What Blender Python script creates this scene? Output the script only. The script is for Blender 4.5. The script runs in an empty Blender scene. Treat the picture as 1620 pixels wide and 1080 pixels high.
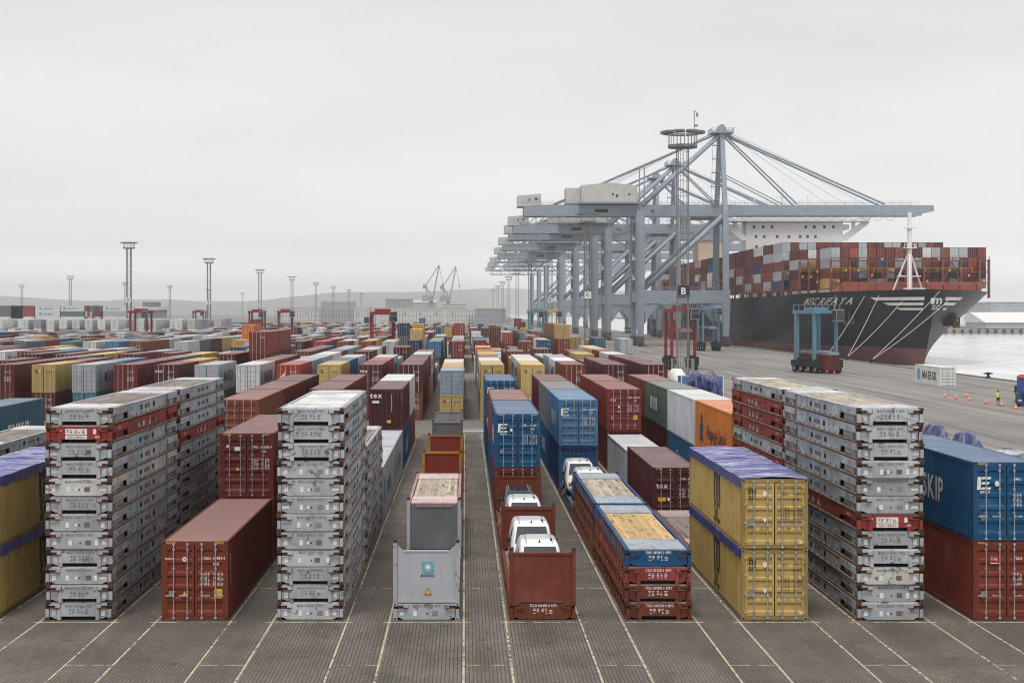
import bpy, bmesh, math, random, string
import numpy as np
from mathutils import Vector, Matrix
random.seed(11)
R = math.radians
scene = bpy.context.scene
COL = scene.collection

# ------------------------------------------------------------------ camera
F_PX, CAM_H = 2280.0, 11.3
cam_d = bpy.data.cameras.new('camera')
cam_d.sensor_width = 36.0
cam_d.lens = F_PX / 1620 * 36
cam_d.shift_x = 74 / 1620
cam_d.shift_y = -47 / 1620
cam_d.clip_start = 0.5
cam_d.clip_end = 20000
cam = bpy.data.objects.new('camera', cam_d)
cam.location = (0, 0, CAM_H)
cam.rotation_euler = (R(90), 0, 0)
COL.objects.link(cam)
scene.camera = cam

# ------------------------------------------------------------------ sky, sun, exposure
SUN_EL, SUN_AZ = 67, 196          # azimuth measured from +Y clockwise: behind the camera, a little left
world = bpy.data.worlds.new('World')
scene.world = world
world.use_nodes = True
wn, wl = world.node_tree.nodes, world.node_tree.links
wn.clear()
sky = wn.new('ShaderNodeTexSky')
sky.sky_type = 'NISHITA'
sky.sun_disc = False
sky.sun_elevation = R(SUN_EL)
sky.sun_rotation = R(SUN_AZ)
sky.air_density = 1.0
sky.dust_density = 6.0
wtc = wn.new('ShaderNodeTexCoord')
wsep = wn.new('ShaderNodeSeparateXYZ')
wl.new(wtc.outputs['Generated'], wsep.inputs[0])
wramp = wn.new('ShaderNodeValToRGB')           # overcast deck: bright over the horizon, greyer higher up
wramp.color_ramp.elements[0].position = 0.0
wramp.color_ramp.elements[0].color = (2.05, 2.052, 2.06, 1)
wramp.color_ramp.elements[1].position = 0.30
wramp.color_ramp.elements[1].color = (0.76, 0.762, 0.77, 1)
e = wramp.color_ramp.elements.new(0.12); e.color = (0.91, 0.912, 0.918, 1)
e = wramp.color_ramp.elements.new(0.045); e.color = (1.04, 1.042, 1.048, 1)
wl.new(wsep.outputs['Z'], wramp.inputs[0])
wmap = wn.new('ShaderNodeMapping'); wmap.inputs['Scale'].default_value = (1.6, 1.6, 7.0)
wl.new(wtc.outputs['Generated'], wmap.inputs[0])
wno = wn.new('ShaderNodeTexNoise'); wno.inputs['Scale'].default_value = 2.2; wno.inputs['Detail'].default_value = 6
wl.new(wmap.outputs[0], wno.inputs['Vector'])
wmr = wn.new('ShaderNodeMapRange')
wmr.inputs['From Min'].default_value = 0.3; wmr.inputs['From Max'].default_value = 0.7
wmr.inputs['To Min'].default_value = 9.3; wmr.inputs['To Max'].default_value = 10.7
wl.new(wno.outputs['Fac'], wmr.inputs['Value'])
wmul = wn.new('ShaderNodeVectorMath'); wmul.operation = 'SCALE'
wl.new(wramp.outputs['Color'], wmul.inputs[0]); wl.new(wmr.outputs['Result'], wmul.inputs['Scale'])
wmix = wn.new('ShaderNodeMixRGB'); wmix.inputs['Fac'].default_value = 0.04
wl.new(wmul.outputs[0], wmix.inputs[1]); wl.new(sky.outputs[0], wmix.inputs[2])
wbg = wn.new('ShaderNodeBackground'); wbg.inputs['Strength'].default_value = 0.0575
wl.new(wmix.outputs[0], wbg.inputs['Color'])
wout = wn.new('ShaderNodeOutputWorld'); wl.new(wbg.outputs[0], wout.inputs['Surface'])

sun_d = bpy.data.lights.new('sun', 'SUN')
sun_d.energy = 1.5
sun_d.angle = R(18)
sun_d.color = (1.0, 0.97, 0.93)
sun = bpy.data.objects.new('sun', sun_d)
sun.rotation_euler = (R(90 - SUN_EL), 0, R(180 - SUN_AZ))
sun.location = (0, 0, 300)
COL.objects.link(sun)

scene.view_settings.view_transform = 'Standard'
scene.view_settings.look = 'None'
scene.view_settings.exposure = 0.78
scene.view_settings.gamma = 1.0
scene.render.engine = 'CYCLES'
cy = scene.cycles
cy.max_bounces = 4; cy.diffuse_bounces = 1; cy.glossy_bounces = 2; cy.transmission_bounces = 2
cy.volume_bounces = 2
cy.use_denoising = True
cy.filter_width = 1.05
cy.caustics_reflective = False; cy.caustics_refractive = False

# ------------------------------------------------------------------ helpers
class MB:
    """collects faces for ONE mesh"""
    def __init__(s): s.v, s.f, s.m = [], [], []
    def poly(s, pts, mat=0):
        n = len(s.v); s.v += [tuple(p) for p in pts]; s.f.append(tuple(range(n, n + len(pts)))); s.m.append(mat)
    def box(s, x0, x1, y0, y1, z0, z1, mat=0):
        n = len(s.v)
        s.v += [(x0,y0,z0),(x1,y0,z0),(x1,y1,z0),(x0,y1,z0),(x0,y0,z1),(x1,y0,z1),(x1,y1,z1),(x0,y1,z1)]
        for q in ((0,3,2,1),(4,5,6,7),(0,1,5,4),(1,2,6,5),(2,3,7,6),(3,0,4,7)):
            s.f.append(tuple(n + k for k in q)); s.m.append(mat)
        return s
    def prism(s, pts, axis, a, b, mat=0):
        def P(p, t): return (t, p[0], p[1]) if axis == 'x' else ((p[0], t, p[1]) if axis == 'y' else (p[0], p[1], t))
        n, k = len(s.v), len(pts)
        s.v += [P(p, a) for p in pts] + [P(p, b) for p in pts]
        s.f.append(tuple(range(n, n + k))); s.f.append(tuple(range(n + 2*k - 1, n + k - 1, -1))); s.m += [mat, mat]
        for i in range(k):
            j = (i + 1) % k
            s.f.append((n + i, n + k + i, n + k + j, n + j)); s.m.append(mat)
        return s
    def tube(s, p, q, r, n=8, mat=0, r2=None):
        p, q = Vector(p), Vector(q); d = (q - p)
        if d.length < 1e-6: return s
        d.normalize(); a = d.orthogonal().normalized(); b = d.cross(a)
        k = len(s.v); r2 = r if r2 is None else r2
        for c, rr in ((p, r), (q, r2)):
            for i in range(n):
                t = 2*math.pi*i/n
                s.v.append(tuple(c + a*(math.cos(t)*rr) + b*(math.sin(t)*rr)))
        for i in range(n):
            j = (i+1) % n
            s.f.append((k+i, k+j, k+n+j, k+n+i)); s.m.append(mat)
        s.f.append(tuple(range(k+n-1, k-1, -1))); s.f.append(tuple(range(k+n, k+2*n))); s.m += [mat, mat]
        return s
    def beam(s, p, q, w, h, mat=0):
        p, q = Vector(p), Vector(q); d = (q - p).normalized()
        up = Vector((0,0,1)) if abs(d.z) < 0.95 else Vector((0,1,0))
        a = d.cross(up).normalized(); b = a.cross(d)
        k = len(s.v)
        for c in (p, q):
            for (i, j) in ((-1,-1),(1,-1),(1,1),(-1,1)): s.v.append(tuple(c + a*(i*w/2) + b*(j*h/2)))
        for f in ((0,1,5,4),(1,2,6,5),(2,3,7,6),(3,0,4,7),(3,2,1,0),(4,5,6,7)):
            s.f.append(tuple(k+i for i in f)); s.m.append(mat)
        return s
    def rings(s, rings, mat=0, cap=True, closed=True):
        k = len(s.v); n = len(rings[0])
        for r in rings: s.v += [tuple(p) for p in r]
        for i in range(len(rings)-1):
            for j in range(n if closed else n-1):
                a, b = k+i*n+j, k+i*n+(j+1) % n
                s.f.append((a, b, b+n, a+n)); s.m.append(mat)
        if cap:
            s.f.append(tuple(range(k+n-1, k-1, -1))); s.m.append(mat)
            e = k+(len(rings)-1)*n
            s.f.append(tuple(range(e, e+n))); s.m.append(mat)
        return s
    def disc(s, c, r, axis='y', n=16, mat=0):
        pts = []
        for i in range(n):
            t = 2*math.pi*i/n; a, b = r*math.cos(t), r*math.sin(t)
            pts.append((c[0]+a, c[1], c[2]+b) if axis == 'y' else ((c[0], c[1]+a, c[2]+b) if axis == 'x' else (c[0]+a, c[1]+b, c[2])))
        s.poly(pts, mat); return s
    def mesh(s, name, mats, smooth=False):
        me = bpy.data.meshes.new(name)
        me.from_pydata(s.v, [], s.f)
        for m in mats: me.materials.append(m)
        if len(mats) > 1: me.polygons.foreach_set('material_index', s.m)
        if smooth: me.polygons.foreach_set('use_smooth', [True]*len(s.f))
        me.update()
        return me

def link(name, me, parent=None, loc=(0,0,0), rot=(0,0,0), color=None):
    o = bpy.data.objects.new(name, me)
    o.location = loc; o.rotation_euler = rot
    if color is not None: o.color = (color[0], color[1], color[2], 1)
    if parent is not None: o.parent = parent
    COL.objects.link(o)
    return o
def tag(o, label, cat=None, group=None, kind=None):
    if label: o['label'] = label
    if cat: o['category'] = cat
    if group: o['group'] = group
    if kind: o['kind'] = kind
    return o
def thing(name, label, cat, loc=(0,0,0), rz=0, group=None):
    o = bpy.data.objects.new(name, None)
    o.empty_display_size = 0.3
    o.location = loc; o.rotation_euler = (0,0,rz)
    COL.objects.link(o)
    return tag(o, label, cat, group)
def copy_tree(o, parent=None):
    c = o.copy(); COL.objects.link(c)
    if parent is not None: c.parent = parent
    for ch in list(o.children): copy_tree(ch, c)
    return c
def ground_at(px, py, z=0.0):
    """photo pixel (1620 wide) on the plane of height z -> X, Y"""
    d = F_PX * (CAM_H - z) / (py - 493.0)
    return (px - 736.0) * d / F_PX, d

# ------------------------------------------------------------------ materials
def new_mat(name):
    m = bpy.data.materials.new(name); m.use_nodes = True
    nt = m.node_tree
    b = nt.nodes['Principled BSDF']
    return m, nt, b
def noise(nt, scale, detail=4, vec=None, rough=0.55):
    n = nt.nodes.new('ShaderNodeTexNoise'); n.inputs['Scale'].default_value = scale
    n.inputs['Detail'].default_value = detail; n.inputs['Roughness'].default_value = rough
    if vec is not None: nt.links.new(vec, n.inputs['Vector'])
    return n
def mrange(nt, sock, a, b, c, d):
    n = nt.nodes.new('ShaderNodeMapRange')
    for k, v in zip(('From Min','From Max','To Min','To Max'), (a,b,c,d)): n.inputs[k].default_value = v
    nt.links.new(sock, n.inputs['Value']); return n.outputs['Result']
def mix(nt, fac, a, b, mode='MIX'):
    n = nt.nodes.new('ShaderNodeMixRGB'); n.blend_type = mode
    if isinstance(fac, float): n.inputs[0].default_value = fac
    else: nt.links.new(fac, n.inputs[0])
    for i, s in ((1, a), (2, b)):
        if isinstance(s, tuple): n.inputs[i].default_value = (s[0], s[1], s[2], 1)
        else: nt.links.new(s, n.inputs[i])
    return n.outputs[0]
def coords(nt, scale=(1,1,1), rnd=True):
    tc = nt.nodes.new('ShaderNodeTexCoord'); mp = nt.nodes.new('ShaderNodeMapping')
    mp.inputs['Scale'].default_value = scale
    nt.links.new(tc.outputs['Object'], mp.inputs['Vector'])
    if rnd:
        oi = nt.nodes.new('ShaderNodeObjectInfo')
        ml = nt.nodes.new('ShaderNodeMath'); ml.operation = 'MULTIPLY'; ml.inputs[1].default_value = 57.0
        nt.links.new(oi.outputs['Random'], ml.inputs[0]); nt.links.new(ml.outputs[0], mp.inputs['Location'])
    return mp.outputs[0]
def mat(name, col, rough=0.6, metal=0.0, var=0.25, scale=1.5, bump=0.0, spec=0.4):
    m, nt, b = new_mat(name)
    v = coords(nt)
    n = noise(nt, scale, 5, v)
    f = mrange(nt, n.outputs['Fac'], 0.3, 0.7, 1 - var, 1 + var*0.6)
    c = mix(nt, 1.0, (col[0], col[1], col[2]), (1,1,1), 'MULTIPLY')
    vm = nt.nodes.new('ShaderNodeVectorMath'); vm.operation = 'SCALE'
    nt.links.new(c, vm.inputs[0]); nt.links.new(f, vm.inputs['Scale'])
    nt.links.new(vm.outputs[0], b.inputs['Base Color'])
    b.inputs['Roughness'].default_value = rough; b.inputs['Metallic'].default_value = metal
    b.inputs['Specular IOR Level'].default_value = spec
    if bump:
        bp = nt.nodes.new('ShaderNodeBump'); bp.inputs['Strength'].default_value = bump; bp.inputs['Distance'].default_value = 0.05
        nt.links.new(n.outputs['Fac'], bp.inputs['Height']); nt.links.new(bp.outputs[0], b.inputs['Normal'])
    return m
def paint_mat(name, rust=0.5, dirt=0.35, rough=0.5, attr=None, rthr=0.66, streak=(0.06, 0.038, 0.026)):
    """weathered paint in the object's own colour: dirt, run-down streaks and rust spots"""
    m, nt, b = new_mat(name)
    if attr:
        a = nt.nodes.new('ShaderNodeAttribute'); a.attribute_name = attr; base = a.outputs['Color']
    else:
        oi = nt.nodes.new('ShaderNodeObjectInfo'); base = oi.outputs['Color']
    v = coords(nt, rnd=not attr)
    n1 = noise(nt, 0.55, 5, v)
    vs = coords(nt, (3.2, 3.2, 0.28), rnd=not attr)
    n2 = noise(nt, 1.2, 4, vs)
    n3 = noise(nt, 3.1, 8, v, 0.68)
    d1 = mrange(nt, n1.outputs['Fac'], 0.35, 0.7, 0.0, dirt)
    c = mix(nt, d1, base, (0.055, 0.04, 0.032))
    d2 = mrange(nt, n2.outputs['Fac'], 0.55, 0.78, 0.0, dirt*1.3)
    c = mix(nt, d2, c, streak)
    bl = mrange(nt, n1.outputs['Fac'], 0.25, 0.45, 0.05, 0.0)
    c = mix(nt, bl, c, (0.75, 0.75, 0.75))
    rs = mrange(nt, n3.outputs['Fac'], rthr, rthr + 0.07, 0.0, rust)
    c = mix(nt, rs, c, (0.13, 0.055, 0.022))
    nt.links.new(c, b.inputs['Base Color'])
    rr = mrange(nt, n3.outputs['Fac'], 0.3, 0.75, rough - 0.06, rough + 0.25)
    nt.links.new(rr, b.inputs['Roughness'])
    b.inputs['Specular IOR Level'].default_value = 0.16
    return m
M = {}
M['paint'] = paint_mat('container_paint', rust=0.55, dirt=0.22, rthr=0.655)
M['paint_old'] = paint_mat('chipped_container_paint', rust=0.8, dirt=0.26, rthr=0.61)
M['rack'] = paint_mat('flat_rack_paint', rust=0.8, dirt=0.38, rough=0.6, rthr=0.578, streak=(0.17, 0.095, 0.05))
M['paint_far'] = paint_mat('container_paint_far', rust=0.2, dirt=0.18, attr='Col')
M['steel_paint'] = paint_mat('steel_paint', rust=0.15, dirt=0.14, rough=0.5, rthr=0.72)
M['galv'] = mat('galvanised_steel', (0.42, 0.43, 0.44), 0.42, 0.4, 0.25, 6)
M['rust'] = mat('rusty_steel', (0.115, 0.055, 0.03), 0.85, 0, 0.5, 5, 0.2)
M['rust_or'] = mat('orange_rust', (0.30, 0.115, 0.05), 0.85, 0, 0.5, 4, 0.2)
M['rust_lt'] = mat('tan_rusty_flange', (0.26, 0.19, 0.13), 0.85, 0, 0.6, 2.5, 0.2)
M['dark'] = mat('black_void_steel', (0.012, 0.012, 0.012), 0.8, 0, 0.2)
M['rubber'] = mat('rubber', (0.018, 0.018, 0.02), 0.75, 0, 0.3, 4)
M['glass'] = mat('dark_glass', (0.03, 0.04, 0.05), 0.08, 0, 0.1, 2, spec=0.6)
M['white'] = mat('white_print', (0.74, 0.74, 0.72), 0.6, 0, 0.15, 8)
M['black'] = mat('black_print', (0.025, 0.026, 0.03), 0.6, 0, 0.25, 8)
M['greyprint'] = mat('faded_grey_print', (0.16, 0.165, 0.175), 0.6, 0, 0.3, 8)
M['navy'] = mat('navy_print', (0.015, 0.03, 0.12), 0.6, 0, 0.2, 8)
M['yellow'] = mat('yellow_sticker', (0.72, 0.42, 0.02), 0.55, 0, 0.15, 8)
M['skyblue'] = mat('light_blue_print', (0.11, 0.38, 0.52), 0.6, 0, 0.15, 8)
M['brownplate'] = mat('brown_plate', (0.16, 0.125, 0.09), 0.6, 0, 0.4, 30)
M['greyplate'] = mat('grey_plate', (0.27, 0.27, 0.26), 0.45, 0.3, 0.3, 30)
M['white_car'] = mat('white_car_paint', (0.80, 0.80, 0.80), 0.22, 0, 0.03, 1, spec=0.5)
M['black_car'] = mat('black_car_paint', (0.02, 0.022, 0.025), 0.2, 0, 0.1, 1, spec=0.5)
M['lamp'] = mat('headlight_glass', (0.5, 0.52, 0.54), 0.15, 0.2, 0.1)
M['line'] = mat('cream_line_paint', (0.46, 0.39, 0.25), 0.8, 0, 0.5, 3.0)
M['whiteline'] = mat('white_line_paint', (0.6, 0.6, 0.57), 0.8, 0, 0.4, 3.0)
M['rope'] = mat('white_rope', (0.66, 0.63, 0.60), 0.9)
M['hivis'] = mat('hi_vis_yellow', (0.62, 0.85, 0.02), 0.8, 0, 0.1)
M['skin'] = mat('skin', (0.45, 0.25, 0.17), 0.6, 0, 0.1)
M['cloth'] = mat('dark_navy_cloth', (0.02, 0.025, 0.05), 0.9)
M['hair'] = mat('dark_hair', (0.03, 0.02, 0.015), 0.8)
M['cone'] = mat('orange_cone', (0.70, 0.10, 0.03), 0.6, 0, 0.1)

def worn_line(name, col):
    m, nt, b = new_mat(name)
    tc = nt.nodes.new('ShaderNodeTexCoord')
    geo = nt.nodes.new('ShaderNodeNewGeometry')
    n = noise(nt, 2.6, 8, geo.outputs['Position'], 0.75); n2 = noise(nt, 0.16, 3, geo.outputs['Position'])
    c = mix(nt, mrange(nt, n.outputs['Fac'], 0.35, 0.7, 0, 1), col, (0.22, 0.20, 0.16))
    nt.links.new(c, b.inputs['Base Color']); b.inputs['Roughness'].default_value = 0.85
    ad = nt.nodes.new('ShaderNodeMath'); ad.operation = 'ADD'; nt.links.new(n.outputs['Fac'], ad.inputs[0])
    nt.links.new(mrange(nt, n2.outputs['Fac'], 0.35, 0.65, -0.07, 0.10), ad.inputs[1])
    al = mrange(nt, ad.outputs[0], 0.53, 0.62, 1.0, 0.0)
    nt.links.new(al, b.inputs['Alpha'])
    return m
M['line'] = worn_line('worn_cream_line_paint', (0.58, 0.49, 0.34))
def wood_mat(name, c1, c2):
    m, nt, b = new_mat(name)
    v = coords(nt, (9, 0.6, 4)); n = noise(nt, 2.2, 6, v, 0.65)
    v2 = coords(nt, (1, 0.5, 1)); n2 = noise(nt, 1.4, 5, v2)
    f = mrange(nt, n.outputs['Fac'], 0.3, 0.7, 0, 1)
    c = mix(nt, f, c1, c2)
    oi = nt.nodes.new('ShaderNodeObjectInfo')
    fr = mrange(nt, oi.outputs['Random'], 0, 1, 0.72, 1.12)
    vm = nt.nodes.new('ShaderNodeVectorMath'); vm.operation = 'SCALE'
    nt.links.new(c, vm.inputs[0]); nt.links.new(fr, vm.inputs['Scale'])
    st = mrange(nt, n2.outputs['Fac'], 0.52, 0.66, 0, 0.75)
    c = mix(nt, st, vm.outputs[0], (0.075, 0.06, 0.045))
    nt.links.new(c, b.inputs['Base Color']); b.inputs['Roughness'].default_value = 0.85
    return m
M['wood_new'] = wood_mat('fresh_deck_boards', (0.55, 0.36, 0.15), (0.66, 0.46, 0.22))
M['wood_old'] = wood_mat('weathered_deck_boards', (0.40, 0.34, 0.26), (0.52, 0.45, 0.36))
M['wood_grey'] = wood_mat('grey_deck_boards', (0.20, 0.17, 0.15), (0.30, 0.25, 0.22))

def tarp_mat(name, col, axis=(0,1,0), sheen_tint=0.5, depth=0.08):
    m, nt, b = new_mat(name)
    tc = nt.nodes.new('ShaderNodeTexCoord')
    mp = nt.nodes.new('ShaderNodeMapping'); mp.inputs['Scale'].default_value = tuple(0.45 + 3.4*a for a in axis)
    nt.links.new(tc.outputs['Object'], mp.inputs[0])
    w = noise(nt, 1.0, 5, mp.outputs[0], 0.6)
    n = noise(nt, 1.2, 5, coords(nt))
    f = mrange(nt, n.outputs['Fac'], 0.3, 0.7, 0.75, 1.2)
    vm = nt.nodes.new('ShaderNodeVectorMath'); vm.operation = 'SCALE'
    vm.inputs[0].default_value = col; nt.links.new(f, vm.inputs['Scale'])
    d = mrange(nt, w.outputs['Fac'], 0.48, 0.64, 0.0, sheen_tint)      # sky sheen painted into the colour as pale streaks along the creases
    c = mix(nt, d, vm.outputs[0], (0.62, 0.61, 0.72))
    nt.links.new(c, b.inputs['Base Color'])
    bp = nt.nodes.new('ShaderNodeBump'); bp.inputs['Strength'].default_value = 0.9; bp.inputs['Distance'].default_value = depth
    nt.links.new(w.outputs['Fac'], bp.inputs['Height']); nt.links.new(bp.outputs[0], b.inputs['Normal'])
    b.inputs['Roughness'].default_value = 0.3; b.inputs['Specular IOR Level'].default_value = 0.7
    return m
M['tarp'] = tarp_mat('blue_tarpaulin', (0.04, 0.045, 0.24), sheen_tint=0.85)
M['tarp_skirt'] = tarp_mat('blue_tarpaulin_skirt', (0.025, 0.035, 0.22), sheen_tint=0.12)
M['tarp_dark'] = tarp_mat('navy_tarpaulin', (0.018, 0.028, 0.13), axis=(1,1,0), sheen_tint=0.18)
M['tarp_black'] = tarp_mat('dark_grey_tarpaulin', (0.05, 0.05, 0.05), axis=(0.3,0.3,0), sheen_tint=0.7)

# ground materials -----------------------------------------------------------
def paver_mat():
    m, nt, b = new_mat('concrete_pavers')
    tc = nt.nodes.new('ShaderNodeTexCoord')
    mp = nt.nodes.new('ShaderNodeMapping'); mp.inputs['Rotation'].default_value = (0, 0, R(90))
    nt.links.new(tc.outputs['Object'], mp.inputs[0])
    br = nt.nodes.new('ShaderNodeTexBrick')
    br.inputs['Scale'].default_value = 1.0
    br.inputs['Brick Width'].default_value = 0.25; br.inputs['Row Height'].default_value = 0.125
    br.inputs['Mortar Size'].default_value = 0.014; br.inputs['Mortar Smooth'].default_value = 0.2
    br.inputs['Color1'].default_value = (0.136, 0.119, 0.103, 1)
    br.inputs['Color2'].default_value = (0.173, 0.153, 0.133, 1)
    br.inputs['Mortar'].default_value = (0.052, 0.044, 0.036, 1)
    nt.links.new(mp.outputs[0], br.inputs['Vector'])
    n1 = noise(nt, 0.35, 6, tc.outputs['Object'], 0.6)
    mp2 = nt.nodes.new('ShaderNodeMapping'); mp2.inputs['Scale'].default_value = (0.55, 0.06, 1)
    nt.links.new(tc.outputs['Object'], mp2.inputs[0])
    n2 = noise(nt, 1.0, 5, mp2.outputs[0], 0.6)
    n3 = noise(nt, 0.9, 7, tc.outputs['Object'], 0.7)
    f1 = mrange(nt, n1.outputs['Fac'], 0.3, 0.7, 0.72, 1.25)
    vm = nt.nodes.new('ShaderNodeVectorMath'); vm.operation = 'SCALE'
    nt.links.new(br.outputs['Color'], vm.inputs[0]); nt.links.new(f1, vm.inputs['Scale'])
    c = mix(nt, mrange(nt, n2.outputs['Fac'], 0.47, 0.66, 0, 0.62), vm.outputs[0], (0.062, 0.052, 0.044))
    c = mix(nt, mrange(nt, n3.outputs['Fac'], 0.60, 0.70, 0, 0.8), c, (0.033, 0.029, 0.026))
    n4 = noise(nt, 0.11, 3, tc.outputs['Object'], 0.5)
    c = mix(nt, mrange(nt, n4.outputs['Fac'], 0.44, 0.62, 0, 0.4), c, (0.085, 0.074, 0.062))
    n5 = noise(nt, 5.0, 3, tc.outputs['Object'], 0.5)
    c = mix(nt, mrange(nt, n5.outputs['Fac'], 0.735, 0.745, 0, 0.8), c, (0.42, 0.41, 0.38))
    nt.links.new(c, b.inputs['Base Color'])
    b.inputs['Roughness'].default_value = 0.8; b.inputs['Specular IOR Level'].default_value = 0.3
    bp = nt.nodes.new('ShaderNodeBump'); bp.inputs['Strength'].default_value = 0.5; bp.inputs['Distance'].default_value = 0.01
    nt.links.new(br.outputs['Fac'], bp.inputs['Height']); bp.invert = True
    nt.links.new(bp.outputs[0], b.inputs['Normal'])
    return m
M['paver'] = paver_mat()
def asphalt_mat(name, base, dark, sx=0.5):
    m, nt, b = new_mat(name)
    tc = nt.nodes.new('ShaderNodeTexCoord')
    mp = nt.nodes.new('ShaderNodeMapping'); mp.inputs['Scale'].default_value = (sx, 0.012, 1)
    nt.links.new(tc.outputs['Object'], mp.inputs[0])
    n1 = noise(nt, 1.0, 6, mp.outputs[0], 0.6)            # wheel tracks along the quay
    n2 = noise(nt, 0.05, 6, tc.outputs['Object'], 0.6)
    n3 = noise(nt, 1.5, 6, tc.outputs['Object'], 0.7)
    c = mix(nt, mrange(nt, n1.outputs['Fac'], 0.36, 0.66, 0, 1), base, dark)
    c = mix(nt, mrange(nt, n2.outputs['Fac'], 0.52, 0.7, 0, 0.45), c, (dark[0]*0.7, dark[1]*0.7, dark[2]*0.7))
    f = mrange(nt, n3.outputs['Fac'], 0.3, 0.7, 0.86, 1.1)
    vm = nt.nodes.new('ShaderNodeVectorMath'); vm.operation = 'SCALE'
    nt.links.new(c, vm.inputs[0]); nt.links.new(f, vm.inputs['Scale'])
    nt.links.new(vm.outputs[0], b.inputs['Base Color'])
    b.inputs['Roughness'].default_value = 0.8
    return m
M['asphalt'] = asphalt_mat('apron_asphalt', (0.27, 0.247, 0.228), (0.13, 0.124, 0.118))
M['aisle'] = asphalt_mat('aisle_asphalt', (0.17, 0.162, 0.15), (0.115, 0.11, 0.102), 0.05)
M['earth'] = mat('far_ground', (0.16, 0.16, 0.145), 0.9, 0, 0.3, 0.01)
M['concrete'] = mat('quay_concrete', (0.25, 0.23, 0.20), 0.85, 0, 0.35, 0.6)
def water_mat():
    m, nt, b = new_mat('harbour_water')
    tc = nt.nodes.new('ShaderNodeTexCoord')
    mp = nt.nodes.new('ShaderNodeMapping'); mp.inputs['Scale'].default_value = (0.10, 0.035, 1)
    nt.links.new(tc.outputs['Object'], mp.inputs[0])
    n = noise(nt, 1.0, 9, mp.outputs[0], 0.68)
    bp = nt.nodes.new('ShaderNodeBump'); bp.inputs['Strength'].default_value = 0.35; bp.inputs['Distance'].default_value = 0.6
    nt.links.new(n.outputs['Fac'], bp.inputs['Height']); nt.links.new(bp.outputs[0], b.inputs['Normal'])
    c = mix(nt, mrange(nt, n.outputs['Fac'], 0.38, 0.62, 0, 1), (0.42, 0.44, 0.45), (0.80, 0.80, 0.80)); nt.links.new(c, b.inputs['Base Color'])
    b.inputs['Roughness'].default_value = 0.12; b.inputs['IOR'].default_value = 1.33
    b.inputs['Specular IOR Level'].default_value = 0.75
    return m
M['water'] = water_mat()
def hill_mat():
    m, nt, b = new_mat('wooded_hills')
    tc = nt.nodes.new('ShaderNodeTexCoord')
    n = noise(nt, 0.012, 7, tc.outputs['Object'], 0.7)
    c = mix(nt, mrange(nt, n.outputs['Fac'], 0.35, 0.65, 0, 1), (0.045, 0.06, 0.045), (0.10, 0.12, 0.095))
    nt.links.new(c, b.inputs['Base Color']); b.inputs['Roughness'].default_value = 0.95
    return m
M['hill'] = hill_mat()

# ------------------------------------------------------------------ lettering from glyph outlines
CHARS = sorted(string.ascii_letters + string.digits + '-.&')
GLY = {}
def load_glyphs():
    objs = []
    for ch in CHARS:
        cu = bpy.data.curves.new('g', 'FONT'); cu.body = ch; cu.size = 1.0; cu.resolution_u = 2; cu.offset = 0.022
        o = bpy.data.objects.new('g', cu); COL.objects.link(o); objs.append((ch, o))
    dg = bpy.context.evaluated_depsgraph_get(); dg.update()
    for ch, o in objs:
        me = bpy.data.meshes.new_from_object(o.evaluated_get(dg))
        vs = [(v.co.x, v.co.y) for v in me.vertices]
        fs = [tuple(p.vertices) for p in me.polygons]
        x0 = min(v[0] for v in vs); x1 = max(v[0] for v in vs)
        GLY[ch] = ([(a - x0, b) for a, b in vs], fs, x1 - x0)
        bpy.data.meshes.remove(me)
    for ch, o in objs:
        cu = o.data; bpy.data.objects.remove(o); bpy.data.curves.remove(cu)
load_glyphs()
def text_pts(s, size, xs=0.8, align='c', gap=0.11):
    v, f, x = [], [], 0.0
    for ch in s:
        if ch == ' ': x += 0.36; continue
        g = GLY[ch]; n = len(v)
        v += [(x + a, b) for a, b in g[0]]; f += [tuple(n + i for i in q) for q in g[1]]
        x += g[2] + gap
    w = (x - gap)*size*xs
    off = {'c': -w/2, 'l': 0.0, 'r': -w}[align]
    return [(a*size*xs + off, b*size) for a, b in v], f, w
_tc = {}
def text_mesh(s, size, m='white', xs=0.8, align='c', gap=0.11):
    k = (s, size, m, xs, align, gap)
    if k not in _tc:
        v, f, w = text_pts(s, size, xs, align, gap)
        me = bpy.data.meshes.new('lettering')
        me.from_pydata([(a, 0, b) for a, b in v], [], f)
        me.materials.append(M[m]); me.update(); _tc[k] = me
    return _tc[k]
SIDE = {'front': 0.0, 'right': R(90), 'left': R(-90)}
def letters(s, size, parent, loc, face='front', m='white', xs=0.8, align='c', gap=0.11, name='lettering'):
    return link(name, text_mesh(s, size, m, xs, align, gap), parent, loc, (0, 0, SIDE[face]))
_pm = {}
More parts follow.
